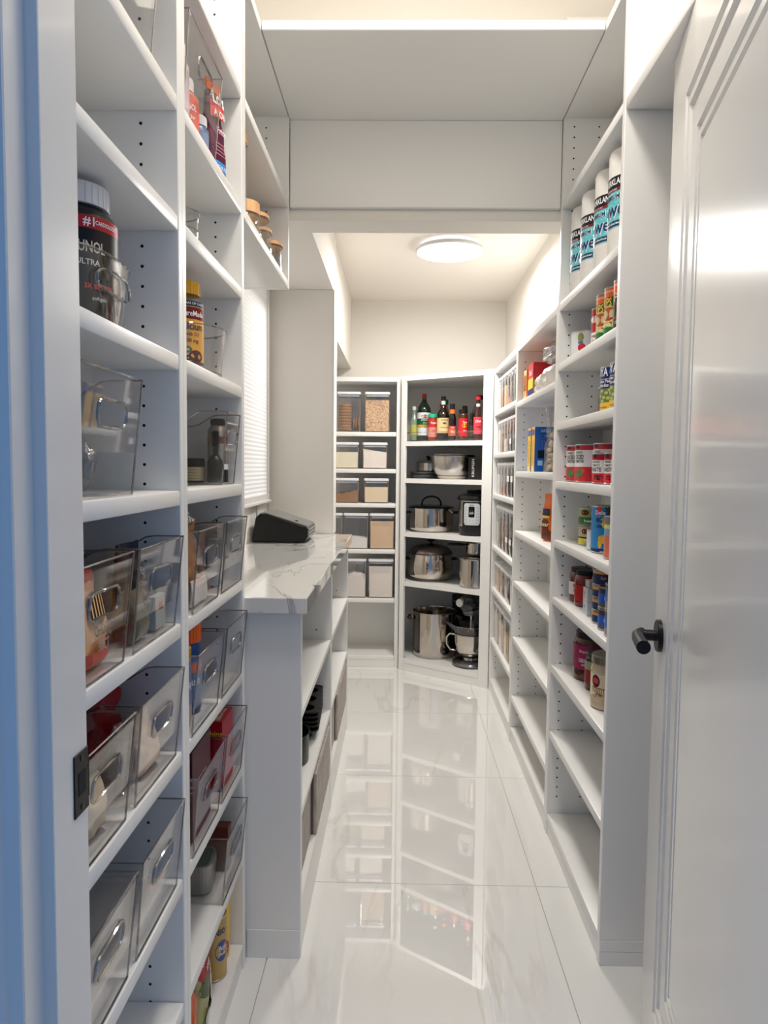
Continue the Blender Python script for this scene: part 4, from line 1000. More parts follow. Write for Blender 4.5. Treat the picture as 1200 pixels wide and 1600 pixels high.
def two(lb, x, y, z, c, g, txt):
    can(lb, x, y, z, .037, .0555, c, [(txt, .011, .3, 0, (238, 240, 230), .04)], spots=[(-.018, .74, .012, .008, (96, 32, 32)), (.012, .72, .014, .006, g)], lidc=None)
two('yellow-banded bean can at the bottom of the stacked pair', .580, 2.130, z, [(0, .34, (214, 202, 56)), (.34, .44, (40, 40, 30)), (.44, 1, (188, 172, 132))], (220, 200, 160), 'garbanzo')
two('green-banded artichoke can on top of the stacked pair', .578, 2.128, z + .0565, [(0, .12, (100, 130, 60)), (.12, .5, (58, 116, 56)), (.5, 1, (154, 160, 96))], (206, 196, 130), 'hearts')
can('short white can with a floral print in front of the stacked pair', .562, 1.990, z, .031, .058, [(0, 1, (222, 224, 224))], [('SOAP', .010, .2, -.01, (30, 30, 34)), ('IH', .012, .75, -.014, (30, 30, 34))], spots=[(-.016, .30, .004, .008, (20, 22, 26)), (.006, .24, .012, .004, (44, 110, 100)), (.004, .62, .009, .006, (110, 120, 124), 0, .5), (.016, .45, .006, .008, (130, 136, 140), 0, .5)])
can('large blue can with yellow pineapple chunks on its label', .578, 1.935, z, .050, .128, [(0, .07, (20, 40, 92)), (.07, 1, (24, 134, 200))], [('Dole', .016, .86, -.028, (250, 240, 240)), ('8G', .016, .70, -.030, (22, 44, 92)), ('CHUNKS', .012, .57, -.030, (22, 44, 92), .02), ('pineapple', .008, .04, -.01, (230, 236, 240), .03)],
    spots=[(-.030, .90, .009, .012, (214, 40, 46), .0004), (-.002, .88, .014, .013, (44, 70, 44), .0002, .5), (-.004, .72, .016, .010, (232, 184, 40), .0003, .3), (-.008, .60, .014, .010, (238, 196, 52), .0005, .25), (.000, .44, .014, .013, (226, 176, 34), .0006, .2), (-.016, .30, .014, .013, (238, 196, 56), .0005, .2), (.004, .22, .009, .006, (60, 160, 214), .0004), (-.026, .22, .006, .014, (234, 190, 48), .0004)])
can('slim can with a salmon and white label at the right end of its shelf', .556, 1.795, z, .033, .110, [(0, .55, (214, 112, 84)), (.55, .72, (120, 160, 190)), (.72, .82, (230, 224, 120)), (.82, 1, (120, 120, 122))], [('fish', .015, .3, -.01, (245, 235, 230))])
z = 0.794
def glassjar(lb, x, y, r, h, fillc, capc, lab, texts=(), spots=(), caph=.014, group=None, capr=None):
    prof = [(r - .006, 0), (r - .001, .003), (r, .010), (r, h * .72), (r * .93, h * .82), (r * .80, h * .88), (r * .80, h - caph)]
    jar(lb, x, y, z, prof, mat(fillc, .12, coat=.6), (capr or r * .86, h - caph, h, capc), lab, texts, spots, name='food_jar', cap_ribs=False)
glassjar('small jar of red sauce with white label, left end of its shelf', .575, 2.210, .036, .105, (96, 34, 22), (40, 40, 42), [(.0363, .022, .062, (224, 222, 220))], [('RAO', .016, .0367, .050, -.008, (40, 40, 44), .032), ('SAUCE', .010, .0367, .035, -.008, (60, 40, 40), .032)])
glassjar('second small jar of red sauce, black lid and red label', .572, 2.130, .036, .108, (110, 26, 22), (18, 18, 20), [(.0363, .018, .064, (168, 30, 30))], [('pizza', .014, .0367, .042, .006, (235, 220, 214))])
glassjar('dark jar with a gold label behind the white boxed tins', .600, 2.045, .034, .118, (56, 40, 20), (22, 22, 22), [(.0343, .085, .1, (178, 152, 88))], [])
def smallbox(lb, zz):
    carton(lb, .562, 1.995, zz, .058, .045, .038, {'y-': (214, 216, 216), 'x-': (206, 210, 214)}, (196, 198, 198), rects=[('x-', .12, .6, .2, .8, (176, 194, 208)), ('y-', .45, .95, .12, .88, (38, 66, 48))], texts=[('y-', 'fish', .010, .70, .5, (206, 220, 206)), ('x-', 'tin', .010, .36, .6, (60, 70, 110))], name='tin_box', group='boxed sardine tins')
smallbox('lower white boxed tin with green oval on the jar shelf', z); smallbox('middle white boxed tin stacked on the lower one', z + .0386)
carton('folded foil packet lying on the boxed tins', .563, 1.998, z + .0774, .05, .04, .020, {'y-': (176, 176, 172)}, (168, 168, 164), name='foil_packet')
for i, (lb) in enumerate(('bottom tuna can in the blue and orange stack', 'second tuna can up in the blue and orange stack', 'third tuna can up in the blue and orange stack')):
    can(lb, .566, 1.893, z + .0345 * i, .041, .034, [(0, .72, (26, 56, 98)), (.72, 1, (226, 150, 60))], [('tuna', .015, .42, -.010, (226, 146, 96), .024)], group='stack of short tuna cans')
can('taller navy can on top of the tuna stack', .566, 1.893, z + .1035, .041, .042, [(0, .8, (22, 44, 90)), (.8, 1, (222, 150, 70))], [('fish', .012, .5, -.012, (210, 140, 100))])
for i, lb in enumerate(('lower bright blue can right of the tuna stack', 'upper bright blue can right of the tuna stack')):
    can(lb, .552, 1.812, z + .0565 * i, .034, .0555, [(0, .18, (90, 80, 76)), (.18, .75, (30, 86, 178)), (.75, 1, (70, 50, 60))], [('blue', .013, .48, -.004, (170, 200, 240), .03)], group='stacked bright blue cans')
for i, lb in enumerate(('lowest grey-blue can at the end of the jar shelf', 'upper grey-blue can at the end of the jar shelf')):
    can(lb, .548, 1.738, z + .0665 * i, .034, .0655, [(0, .3, (150, 150, 154)), (.3, .8, (66, 104, 170)), (.8, 1, (96, 96, 100))], [('sea', .013, .5, 0, (200, 214, 236))], group='stacked grey-blue cans')
z = 0.571
glassjar('large jar with a magenta label and dark lid', .592, 2.130, .054, .145, (74, 26, 14), (40, 34, 34), [(.0544, .035, .108, (150, 22, 78))], [('Bianco', .012, .0549, .090, -.020, (236, 190, 190), .035), ('DIECO', .016, .0549, .062, -.022, (240, 220, 226), .034), ('salsa', .010, .0549, .05, -.02, (240, 220, 226))], [(.0546, .026, .062, .020, .028, (190, 160, 104))], caph=.018)
glassjar('narrow dark jar with a red and green label between two larger jars', .578, 2.020, .033, .110, (44, 46, 30), (60, 62, 48), [(.0334, .02, .06, (150, 40, 44)), (.0335, .06, .085, (150, 156, 120))], [('olive', .012, .0339, .048, 0, (230, 226, 210))])
glassjar('green-glass jar at the back of the magenta jar shelf', .612, 1.960, .034, .128, (30, 44, 34), (130, 136, 132), None)
qp = [(.046, 0), (.051, .004), (.052, .012), (.052, .030), (.0505, .032), (.0505, .098), (.052, .100), (.050, .112), (.046, .118), (.046, .122)]
jar('big cream jar lettered with a red emblem, nearest the door end', .572, 1.868, z, qp, mat((200, 178, 146), .14, coat=.6), (.050, .122, .142, mat((150, 146, 128), .25, .8)), [(.0510, .034, .096, (226, 214, 178))],
    [('TOSTITOS', .019, .0516, .052, -.010, (150, 44, 36), .060), ('queso', .008, .0516, .044, -.014, (110, 60, 50)), ('15 oz', .007, .0516, .0365, -.03, (60, 50, 40))], [(.0513, -.026, .076, .014, .017, (96, 20, 28)), (.0514, -.026, .077, .010, .008, (196, 60, 80)), (.0513, -.010, .0405, .018, .0035, (170, 116, 40))], name='queso_jar', cap_ribs=False, face=math.atan2(-1.875, -.572) - .30)

# ================================================================== RIGHT BAY 2 (lower)
z = 1.492
carton('orange carton standing at the far end of the high right shelf', .578, 2.995, z, .11, .062, .125, {'x-': (226, 196, 150), 'y-': (240, 148, 40)}, (238, 150, 50), rects=[('x-', .1, .9, .3, .8, (176, 104, 52)), ('y-', .05, .95, .9, .99, (236, 120, 24))], texts=[('x-', 'BELLE', .02, .5, .5, (90, 50, 30), .09, 1)], name='food_box')
carton('red yellow and blue cracker box next to the orange carton', .584, 2.875, z, .12, .105, .135, {'x-': (204, 30, 40), 'y-': (190, 30, 40)}, (200, 34, 40), rects=[('x-', 0.01, .99, .25, .56, (240, 208, 60)), ('x-', .01, .99, .01, .25, (32, 54, 124)), ('y-', .01, .99, .01, .5, (180, 150, 50))], texts=[('x-', 'Sal', .03, .5, .72, (245, 240, 236), .06)], name='cracker_box')
SK = clear('white_film', (.80, .79, .77), rim=.5, base=.34, rough=.2)
CR = mat((214, 207, 200), .5, bump=.6, bscale=40)
bag('lower white plastic bag bulging over the edge of the high right shelf', .575, 2.660, z, .22, .13, .105, (0, 0, 0), rz=PI / 2, seed=21, m=CR, crumple=.012, pinch=.05, name='plastic_bag')
bag('upper clear crumpled plastic bag stacked on the white one', .580, 2.620, z + .108, .17, .10, .085, (0, 0, 0), rz=PI / 2, seed=22, m=SK, crumple=.014, pinch=.1, name='plastic_bag')
z = 1.195
def pasta(lb, y):
    carton(lb, .582, y, z, .126, .062, .172, {'x-': (244, 196, 44), 'y-': (22, 84, 168)}, (26, 84, 170),
           rects=[('x-', .1, .9, .82, .95, (40, 92, 176)), ('x-', .1, .5, .02, .12, (235, 236, 240)), ('y-', .10, .30, .30, .48, (14, 22, 40)), ('y-', .10, .25, .14, .25, (150, 190, 220))],
           texts=[('y-', 'BARILLA', .016, .38, .91, (150, 196, 232), .048), ('y-', 'lasagne', .008, .38, .80, (190, 214, 236)), ('x-', 'lasagne oven ready', .02, .5, .45, (150, 104, 20), .09, 1)] + [('y-', '- - - - - - -', .007, .45, .74 - .045 * i, (120, 170, 214), .06) for i in range(6)], name='pasta_box', group='blue and yellow pasta boxes')
pasta('blue and yellow pasta box with its whole blue face showing', 2.762); pasta('blue and yellow pasta box standing just behind its twin', 2.842)
carton('grey box with a red oval and noodle picture before the pasta boxes', .594, 2.640, z, .096, .08, .085, {'y-': (58, 62, 76), 'x-': (74, 78, 92)}, (60, 64, 78), rects=[('y-', .18, .42, .45, .92, (170, 26, 54)), ('y-', .12, .5, .18, .38, (206, 188, 170))], texts=[('y-', 'Dl', .014, .30, .70, (240, 230, 232)), ('y-', 'noodle', .010, .3, .1, (190, 190, 200), .04)], name='noodle_box')
shb = bag('clear bag of pale pasta shells at the right end of its shelf', .572, 2.545, z, .110, .075, .235, (0, 0, 0), rz=PI, seed=23, m=FILM, crumple=.010, pinch=.25, name='pasta_bag')
sh = MB(); rnd = random.Random(5); SHM = mat((206, 178, 132), .55)
for i in range(46):
    k = i / 46; zz = .012 + .125 * k; ww = .042 * (1 - .35 * k); x_, y_ = rnd.uniform(-ww, ww), rnd.uniform(-.018, .018) * (1 - .4 * k)
    q = Matrix.Rotation(rnd.uniform(0, 6), 3, 'Z') @ Matrix.Rotation(rnd.uniform(0, 6), 3, 'X'); o_ = len(sh.v)
    sh.lathe([(.0, -.011), (.006, -.008), (.0095, 0), (.007, .007), (0, .010)], (0, 0, 0), 8, SHM if (i % 4 or k > .45) else mat((70, 62, 58), .5))
    for j in range(o_, len(sh.v)): v = q @ Vector(sh.v[j]); sh.v[j] = (v.x + x_, v.y + y_, v.z + zz)
obj('pasta_shells', sh, shb, kind='stuff')
z = 0.940
bag('orange and brown granola pouch standing alone on its shelf', .560, 2.615, z, .065, .045, .175, (232, 104, 24), rz=PI / 2 + .5, seed=24, crumple=.003, top=(236, 104, 20), name='snack_pouch', cat='pouch',
    prints=[('rect', -.028, .028, .006, .045, (104, 52, 28)), ('rect', -.02, .02, .095, .12, (36, 44, 70)), ('rect', -.02, .02, .086, .094, (236, 196, 60)), ('oval', .0, .062, .020, .020, (96, 54, 30)), ('text', 'Bear', .022, 0, .062, (238, 214, 170), .045)])

# ================================================================== RIGHT BAY 3: narrow canisters side by side
FILLS = {'coffee': grains('coffee_beans', (66, 44, 32), (38, 26, 20), 120), 'oats': grains('oats', (214, 196, 168), (176, 150, 118), 150), 'rust': mat((150, 100, 74), .8, bump=.5, bscale=120), 'white': mat((232, 228, 224), .9),
         'tan': mat((204, 172, 128), .85, bump=.3), 'seed': grains('mixed_seed', (92, 84, 66), (196, 190, 176), 170, (54, 48, 40)), 'pale': mat((222, 206, 192), .9), 'orange': mat((204, 120, 84), .8), 'nuts': grains('nuts', (150, 104, 70), (98, 62, 40), 60), 'dark': grains('dark_beans', (58, 44, 40), (92, 70, 60), 90)}
LIDM = mat((234, 234, 235), .3); CAN_EDGE = clear('canister_edge', (.78, .78, .79), rim=.8, base=.35, rough=.06)
def canister(label, x, y, z, w_, d_, h_, fill, frac, front='x-', sticker=None, group=None, shape='flat', frost=None):
    """clear square canister, flat white push-button lid; w_ = width along the shelf, d_ = depth"""
    t = thing('storage_canister', label, 'canister', (x, y, z + .0007), 0, group)
    a, b = (d_, w_) if front == 'x-' else (w_, d_)
    A, B, tt_ = a / 2, b / 2, .0024; lh = .014
    body = MB(); pr0 = rrect(a - .006, b - .006, .012, 3); pr1 = rrect(a - .001, b - .001, .013, 3); n = len(pr0)
    loops = [[(p[0] * .97, p[1] * .97, .0) for p in pr0], [(p[0], p[1], .004) for p in pr0], [(p[0], p[1], h_ - lh) for p in pr1]]
    inner = [[(p[0] * .94, p[1] * .94, h_ - lh) for p in pr1], [(p[0] * .93, p[1] * .93, .005) for p in pr0]]
    allp = loops + inner; vs_ = [p for l in allp for p in l]
    body.add(vs_, [[j * n + i, j * n + (i + 1) % n, (j + 1) * n + (i + 1) % n, (j + 1) * n + i] for j in range(len(allp) - 1) for i in range(n)] + [list(range(n))[::-1], [(len(allp) - 1) * n + i for i in range(n)]], frost or CLEAR, True)
    obj('canister_walls', body, t)
    ed = MB()
    for sx in (1, -1):
        for sy in (1, -1): ed.tube([(sx * (A - .0055), sy * (B - .0055), .003), (sx * (A - .004), sy * (B - .004), h_ - lh)], .0022, 6, CAN_EDGE)
    obj('edge', ed, t)
    lid = obj('lid', MB().prism(rrect(a, b, .012, 4), h_ - lh, h_ - .004, mat((226, 226, 228), .3)).prism(rrect(a - .003, b - .003, .011, 4), h_ - .004, h_, LIDM), t)
    obj('lid_seal', MB().prism(rrect(a * .91, b * .91, .010, 4), h_ - lh - .014, h_ - lh - .0002, mat((176, 180, 188), .25)), t)
    if fill:
        fh = (h_ - lh - .02) * frac; g = 10; fm = FILLS[fill] if isinstance(fill, str) else fill; c = MB(); fa_, fb_ = A * .92, B * .92; vs_ = []
        for j in range(g + 1):
            for i in range(g + 1):
                u, v = i / g * 2 - 1, j / g * 2 - 1; zz = fh
                if shape == 'heap': zz = fh * (1 - .30 * (u * u + v * v) / 2 + .05 * noise.noise(Vector((u * 3, v * 3, h_ * 40))))
                elif shape == 'slope': zz = fh * (1 - .10 * u + .03 * noise.noise(Vector((u * 3, v * 3, x * 9))))
                elif shape == 'lumps': zz = fh * (.82 + .22 * noise.noise(Vector((u * 2.2, v * 2.2, 4.3))) + .08 * noise.noise(Vector((u * 6, v * 6, 1))) + .16 * u)
                else: zz = fh + .0012 * noise.noise(Vector((u * 4, v * 4, x * 20 + y * 9)))
                vs_.append((u * fa_, v * fb_, max(.012, zz)))
        k = len(vs_); border = [i for i in range(g + 1)] + [(g + 1) * j + g for j in range(1, g + 1)] + [(g + 1) * g + i for i in range(g - 1, -1, -1)] + [(g + 1) * j for j in range(g - 1, 0, -1)]
        vs_ += [(vs_[i][0] * .985, vs_[i][1] * .985, .0055) for i in border]; m_ = len(border)
        fs = [[j * (g + 1) + i, j * (g + 1) + i + 1, (j + 1) * (g + 1) + i + 1, (j + 1) * (g + 1) + i] for j in range(g) for i in range(g)]
        fs += [[border[i], border[(i + 1) % m_], k + (i + 1) % m_, k + i] for i in range(m_)] + [[k + i for i in range(m_)]]
        c.add(vs_, fs, fm); obj('contents', c, t)
    if sticker:
        s = MB(); z0, z1 = sticker
        if front == 'x-': s.box(-A - .0006, -A + .0002, -B * .62, B * .62, z0, z1, mat((236, 234, 230), .6))
        obj('sticker', s, t)
    return t
def row(z, bounds, h_, spec, shelfname):
    for i in range(len(bounds) - 1):
        y0, y1 = bounds[i], bounds[i + 1]; f, fr, st, txt = spec[i]
        canister('%s canister, %s' % (txt, shelfname), .573, (y0 + y1) / 2, z, abs(y1 - y0) - .007, .116, h_, f, fr, 'x-', st, group='narrow canisters in the right corner bay')
row(1.505, [3.098, 3.185, 3.270, 3.360, 3.460, 3.560, 3.660, 3.755], .168, [('seed', .85, None, 'nearest dark seed'), ('seed', .9, None, 'second grey seed'), ('seed', .8, None, 'mottled grey seed'), ('orange', .3, None, 'clear one with a little orange at the bottom'), ('tan', .8, None, 'tan-filled'), ('rust', .72, None, 'rust-filled'), ('pale', .85, None, 'farthest pale')], 'top row of the corner bay')
row(1.285, [3.098, 3.180, 3.265, 3.350, 3.440, 3.540, 3.645, 3.750], .165, [('nuts', .85, (.035, .062), 'nearest nut-filled'), ('coffee', .9, None, 'second coffee-brown'), ('coffee', .92, (.035, .06), 'third coffee-brown with sticker'), ('seed', .9, None, 'speckled seed'), ('pale', .5, None, 'half-full pale'), ('rust', .74, None, 'rust-red'), ('white', .9, None, 'farthest white')], 'second row of the corner bay')
row(1.071, [3.098, 3.200, 3.300, 3.415, 3.530, 3.640, 3.755], .163, [('nuts', .86, None, 'nearest brown nut'), ('coffee', .88, (.072, .1), 'second dark brown one with sticker'), ('coffee', .82, (.072, .1), 'third dark brown one with sticker'), ('nuts', .25, None, 'quarter-full brown'), ('orange', .28, None, 'nearly empty orange'), ('white', .8, None, 'farthest white')], 'third row of the corner bay')
row(0.797, [3.098, 3.205, 3.310, 3.430, 3.550, 3.650, 3.755], .216, [('coffee', .80, (.055, .08), 'nearest tall dark'), ('coffee', .5, (.055, .08), 'second tall half-dark'), ('dark', .7, (.055, .08), 'third tall dark'), ('nuts', .8, None, 'tall light brown'), ('dark', .85, None, 'tall brown'), ('pale', .7, None, 'farthest tall pale')], 'fourth row of the corner bay')
row(0.571, [3.098, 3.245, 3.415, 3.580, 3.755], .142, [(None, 0, None, 'nearest wide empty'), (None, 0, None, 'second wide empty'), ('rust', .8, None, 'third wide brown'), ('tan', .85, None, 'farthest wide tan')], 'fifth row of the corner bay')
row(0.294, [3.098, 3.245, 3.415, 3.590, 3.765], .208, [('tan', .72, None, 'nearest wide tan'), ('tan', .68, None, 'second wide golden'), ('pale', .8, None, 'third wide pale'), ('pale', .9, None, 'farthest wide cream')], 'lowest row of the corner bay')

# ================================================================== BACK LEFT UNIT: square canisters
BYC = 4.262
def bc(lb, x0, x1, z, h_, f, fr, shape='flat', frost=None): return canister(lb, (x0 + x1) / 2, BYC, z, x1 - x0, .125, h_, f, fr, 'y-', None, 'square canisters on the back left shelves', shape, frost)
ck_ = bc('canister of stacked round brown crackers, top back shelf', -.379, -.234, 1.413, .236, None, 0)
CKM = mat((158, 122, 94), .8, bump=.8, bscale=90, var=.15, vscale=60)
for i in range(9):
    c = MB().lathe([(0, 0), (.040, 0), (.043, .004), (.043, .013), (.040, .017), (0, .017)], (-.022, -.005, .008 + .0175 * i), 20, CKM); obj('cracker', c, ck_)
for i in range(3):
    c = MB().lathe([(0, 0), (.037, 0), (.039, .003), (.039, .010), (0, .012)], (0, 0, 0), 18, CKM).map(lambda a, b, q: (q + .026 + .0135 * i, a - .005, b + .050)); obj('cracker', c, ck_)
bc('canister of pale rolled oats, top back shelf', -.211, -.060, 1.413, .236, grains('rolled_oats', (232, 208, 180), (140, 96, 62), 200, (206, 170, 134)), .93)
bc('canister of cream flour under the crackers', -.385, -.243, 1.195, .156, mat((230, 221, 196), .9, bump=.3, bscale=60), .80, 'flat')
bc('canister of white flour with an uneven top', -.222, -.072, 1.195, .156, mat((234, 222, 214), .9), .88, 'slope')
bc('half-full canister of brown sugar', -.385, -.241, .990, .148, mat((156, 118, 88), .95, bump=1.0, bscale=70), .66, 'lumps')
bc('canister of cream oat flour beside the brown sugar', -.212, -.062, .990, .148, mat((228, 208, 178), .9, bump=.3), .84)
bc('canister at the left edge with a little white flour', -.455, -.337, .714, .214, 'white', .48, 'slope')
bc('middle canister with white sugar in its lower third', -.333, -.182, .714, .214, 'white', .40, 'slope')
bc('tall canister full of light brown flour', -.176, -.026, .714, .214, mat((216, 186, 154), .9), .93)
bc('canister of white flour heaped in the middle, lower back shelf', -.320, -.192, .418, .235, mat((230, 222, 216), .9), .78, 'heap')
bc('tall canister full of white flour, lower back shelf', -.181, -.029, .418, .235, mat((230, 222, 214), .9), .95)

# ================================================================== DIAGONAL CORNER CABINET
def at(u, v): p = duv(u, v); return p.x, p.y
FA = -1.40       # direction facing the doorway
def pot(label, u, v, z, r, h, lid=None, body=None, name='pot', bulge=0.0, base_r=None, handles='loop', rot=0.0, group=None, cat='pot', hcol=(20, 20, 22)):
    x, y = at(u, v); t = thing(name, label, cat, (x, y, z), rot, group); b = body or STEEL; br = base_r or r * .93
    prof = [(0, .002), (br - .004, .0), (br, .003), (br + (r - br) * .6, h * .10)]
    for i in range(1, 9):
        k = .10 + .88 * i / 8; prof.append((r + bulge * math.sin(PI * (k)), h * k))
    prof += [(r + .004, h - .002), (r + .004, h), (r - .001, h), (r - .002, h - .006), (br - .006, .006), (0, .005)]
    obj('pot_body', MB().lathe(prof, n=56, m=b), t)
    obj('pot_base', MB().lathe([(0, -.0), (br - .002, -.0), (br + .0008, .002), (br + .0008, .012)], n=48, m=BRUSH), t)
    if handles == 'loop':
        for s in (1, -1):
            H = MB().tube([(s * (r - .001), -.034, h * .80), (s * (r + .020), -.030, h * .80), (s * (r + .030), -.014, h * .80), (s * (r + .030), .014, h * .80), (s * (r + .020), .030, h * .80), (s * (r - .001), .034, h * .80)], .0055, 8, mat(hcol, .35) if hcol else STEEL); obj('side_handle', H, t)
    if lid:
        dome, kn, lm = lid
        pl_ = [(r + .006, h + .001), (r + .007, h + .004), (r, h + .006)] + [(r * math.cos(a * PI / 16), h + .006 + dome * math.sin(a * PI / 16)) for a in range(1, 9)]
        lo = obj('pot_lid', MB().lathe(pl_, n=56, m=lm or STEEL), t)
        zt_ = h + .006 + dome
        if kn == 'knob': obj('lid_knob', MB().lathe([(0, zt_), (.010, zt_), (.008, zt_ + .010), (.010, zt_ + .014), (.024, zt_ + .019), (.025, zt_ + .024), (.018, zt_ + .028), (0, zt_ + .029)], n=24, m=BLACK), lo)
        if kn == 'arch':
            pth = [(.058 * math.cos(PI * a / 12), 0, zt_ - .004 + .052 * math.sin(PI * a / 12) ** .8) for a in range(13)]
            pth = [(.068, 0, zt_ - .006)] + pth + [(-.068, 0, zt_ - .006)]
            obj('lid_handle', MB().tube(pth, .0055, 8, BLACK), lo)
    return t
# bottom shelf
pt = pot('tall open stock pot with brown wooden grips, bottom corner shelf', .125, .205, .0725, .132, .270, handles=None, hcol=None, base_r=.130)
for s in (1, -1):
    obj('grip_bracket', MB().tube([(s * .131, -.02, .232), (s * .150, -.02, .232), (s * .150, .02, .232), (s * .131, .02, .232)], .004, 8, STEEL), pt)
    obj('grip', MB().tube([(s * .150, -.032, .226), (s * .155, 0, .224), (s * .150, .032, .226)], .0125, 12, wood_grain('dark_wood', (74, 44, 28), (110, 66, 42))), pt)
mx_, my_ = at(.415, .135)
mxr = thing('stand_mixer', 'silver and black stand mixer with steel bowl, bottom corner shelf', 'stand mixer', (mx_, my_, .0725), DA + .0)
MS_ = mat((120, 120, 122), .25, .85); MK = mat((30, 30, 33), .25, coat=.5)
obj('base', MB().lathe([(0, .0), (.096, 0), (.106, .006), (.108, .014), (.102, .024), (.086, .030), (0, .032)], (0, 0, 0), 48, MS_), mxr)
obj('mixer_bowl', MB().lathe([(0, .042), (.040, .042), (.060, .054), (.084, .085), (.094, .130), (.096, .180), (.100, .183), (.100, .186), (.093, .186), (.091, .135), (.080, .090), (.05, .06), (0, .055)], n=56, m=STEEL), mxr)
obj('bowl_foot', MB().lathe([(.030, .032), (.044, .032), (.041, .045), (.030, .045)], n=32, m=STEEL), mxr)
obj('bowl_handle', MB().tube([(-.092, -.03, .170), (-.118, -.04, .172), (-.136, -.046, .150), (-.134, -.046, .110), (-.112, -.040, .078), (-.084, -.030, .076)], [.005, .0055, .006, .006, .0055, .005], 10, STEEL), mxr)
shield = [(.096, .188), (.112, .235), (.108, .236), (.094, .190)]
obj('pouring_shield', MB().lathe(shield, n=40, m=GREYCLEAR).tube([(.112 * math.cos(a * PI / 20), .112 * math.sin(a * PI / 20), .235) for a in range(40)], .002, 6, RIM, closed=True), mxr)
obj('spout', MB().add([(-.092, -.05, .236), (-.135, -.075, .258), (-.125, -.100, .258), (-.078, -.08, .236), (-.088, -.045, .200), (-.075, -.07, .200)], [[0, 1, 2, 3], [0, 4, 5, 3], [0, 1, 4], [3, 2, 5]], GREYCLEAR), mxr)
obj('beater', MB().tube([(0, 0, .300), (0, 0, .13)], .006, 10, STEEL).tube([(0, 0, .22), (.032, 0, .17), (.026, 0, .11), (0, 0, .085), (-.026, 0, .11), (-.032, 0, .17), (0, 0, .22)], .003, 8, STEEL), mxr)
obj('head', MB().lathe([(0, -.10), (.030, -.098), (.050, -.085), (.056, -.05), (.058, .04), (.054, .13), (.040, .150), (0, .155)], (0, 0, 0), 36, MK).map(lambda a, b, c: (a * .95, c + .02, b * .95 + .365)), mxr)
obj('head_band', MB().lathe([(.050, .300), (.053, .303), (.053, .322), (.044, .330)], n=40, m=MS_).lathe([(.030, .288), (.046, .292), (.050, .300)], n=40, m=MS_), mxr)
obj('attachment_hub', MB().lathe([(0, .012), (.022, .012), (.024, .008), (.025, -.012)], (0, 0, 0), 28, steel('hub', (214, 214, 214), .15)).map(lambda a, b, c: (a - .02, -c - .095, b + .372)), mxr)
obj('lock_knob', MB().lathe([(0, .03), (.012, .028), (.014, .0)], (0, 0, 0), 18, BLACK).map(lambda a, b, c: (c + .04, a - .07, b + .365)), mxr)
obj('column', MB().prism(rrect(.085, .07, .02, 4, 0, .125), .02, .34, MK), mxr)
bk_ = thing('black_toaster', 'black kitchen appliance with a silver line behind the stock pot', 'appliance', duv(.29, .405, .0725), DA)
obj('body', MB().box(-.135, .135, -.05, .05, .002, .352, mat((26, 27, 32), .35, coat=.3), bev=.008, seg=2), bk_); obj('trim_line', MB().box(-.134, .134, -.0515, -.049, .306, .311, mat((150, 160, 176), .25, .8)), bk_)
# second shelf
pot('bellied lidded steel pot with black knob, second corner shelf', .105, .180, .5335, .128, .158, lid=(.052, 'knob', steel('dark_lid', (120, 112, 106), .2)), bulge=.012, base_r=.108)
pr_ = pot('straight-sided steel pot at the right of the second corner shelf', .445, .125, .5335, .096, .158, lid=(.012, None, STEEL), handles=None, base_r=.094)
pot('small steel pot on the lid of the straight-sided pot', .435, .150, .7175, .062, .062, handles=None, base_r=.060, name='saucepan')
obj('pan_handle', MB().tube([(-.060, 0, .050), (-.10, -.02, .055), (-.17, -.05, .058)], [.005, .009, .008], 10, BLACK), [o for o in C.objects if o.name.startswith('saucepan')][-1])
# third shelf
p3 = pot('wide saute pan with arched lid handle, third corner shelf', .108, .175, .8265, .134, .140, lid=(.014, 'arch', steel('glass_lid', (60, 66, 72), .12)), base_r=.118)
obj('long_handle', MB().tube([(.128, -.03, .112), (.160, -.06, .122), (.20, -.100, .128)], .005, 8, STEEL).tube([(.19, -.09, .127), (.235, -.12, .130)], .010, 10, BLACK), p3)
ix, iy = at(.432, .128)
ip = thing('pressure_cooker', 'electric pressure cooker with a grey control panel, third corner shelf', 'pressure cooker', (ix, iy, .8265), 0)
obj('base', MB().lathe([(0, 0), (.082, 0), (.088, .004), (.094, .040), (.095, .052)], n=48, m=mat((34, 34, 36), .4)), ip)
obj('pot_body', MB().lathe([(.093, .050), (.0935, .052), (.0935, .196), (.091, .200)], n=56, m=BRUSH), ip)
obj('lid', MB().lathe([(.088, .196), (.102, .200), (.104, .210), (.100, .222), (.070, .236), (.030, .242), (0, .243)], n=48, m=mat((20, 20, 22), .3, coat=.3)), ip)
obj('lid_handle', MB().box(-.05, .05, -.014, .014, .240, .256, mat((24, 24, 26), .3), bev=.005, seg=2).lathe([(0, .262), (.016, .260), (.02, .25)], (.03, .03, 0), 20, steel('valve', (214, 190, 180), .2)), ip)
pa = FA - .50; cpn = MB(); patch_cyl(cpn, .0958, .052, .192, pa, .118, BLACK, 14)
cp_ = obj('panel_surround', cpn, ip); R_ = .0968
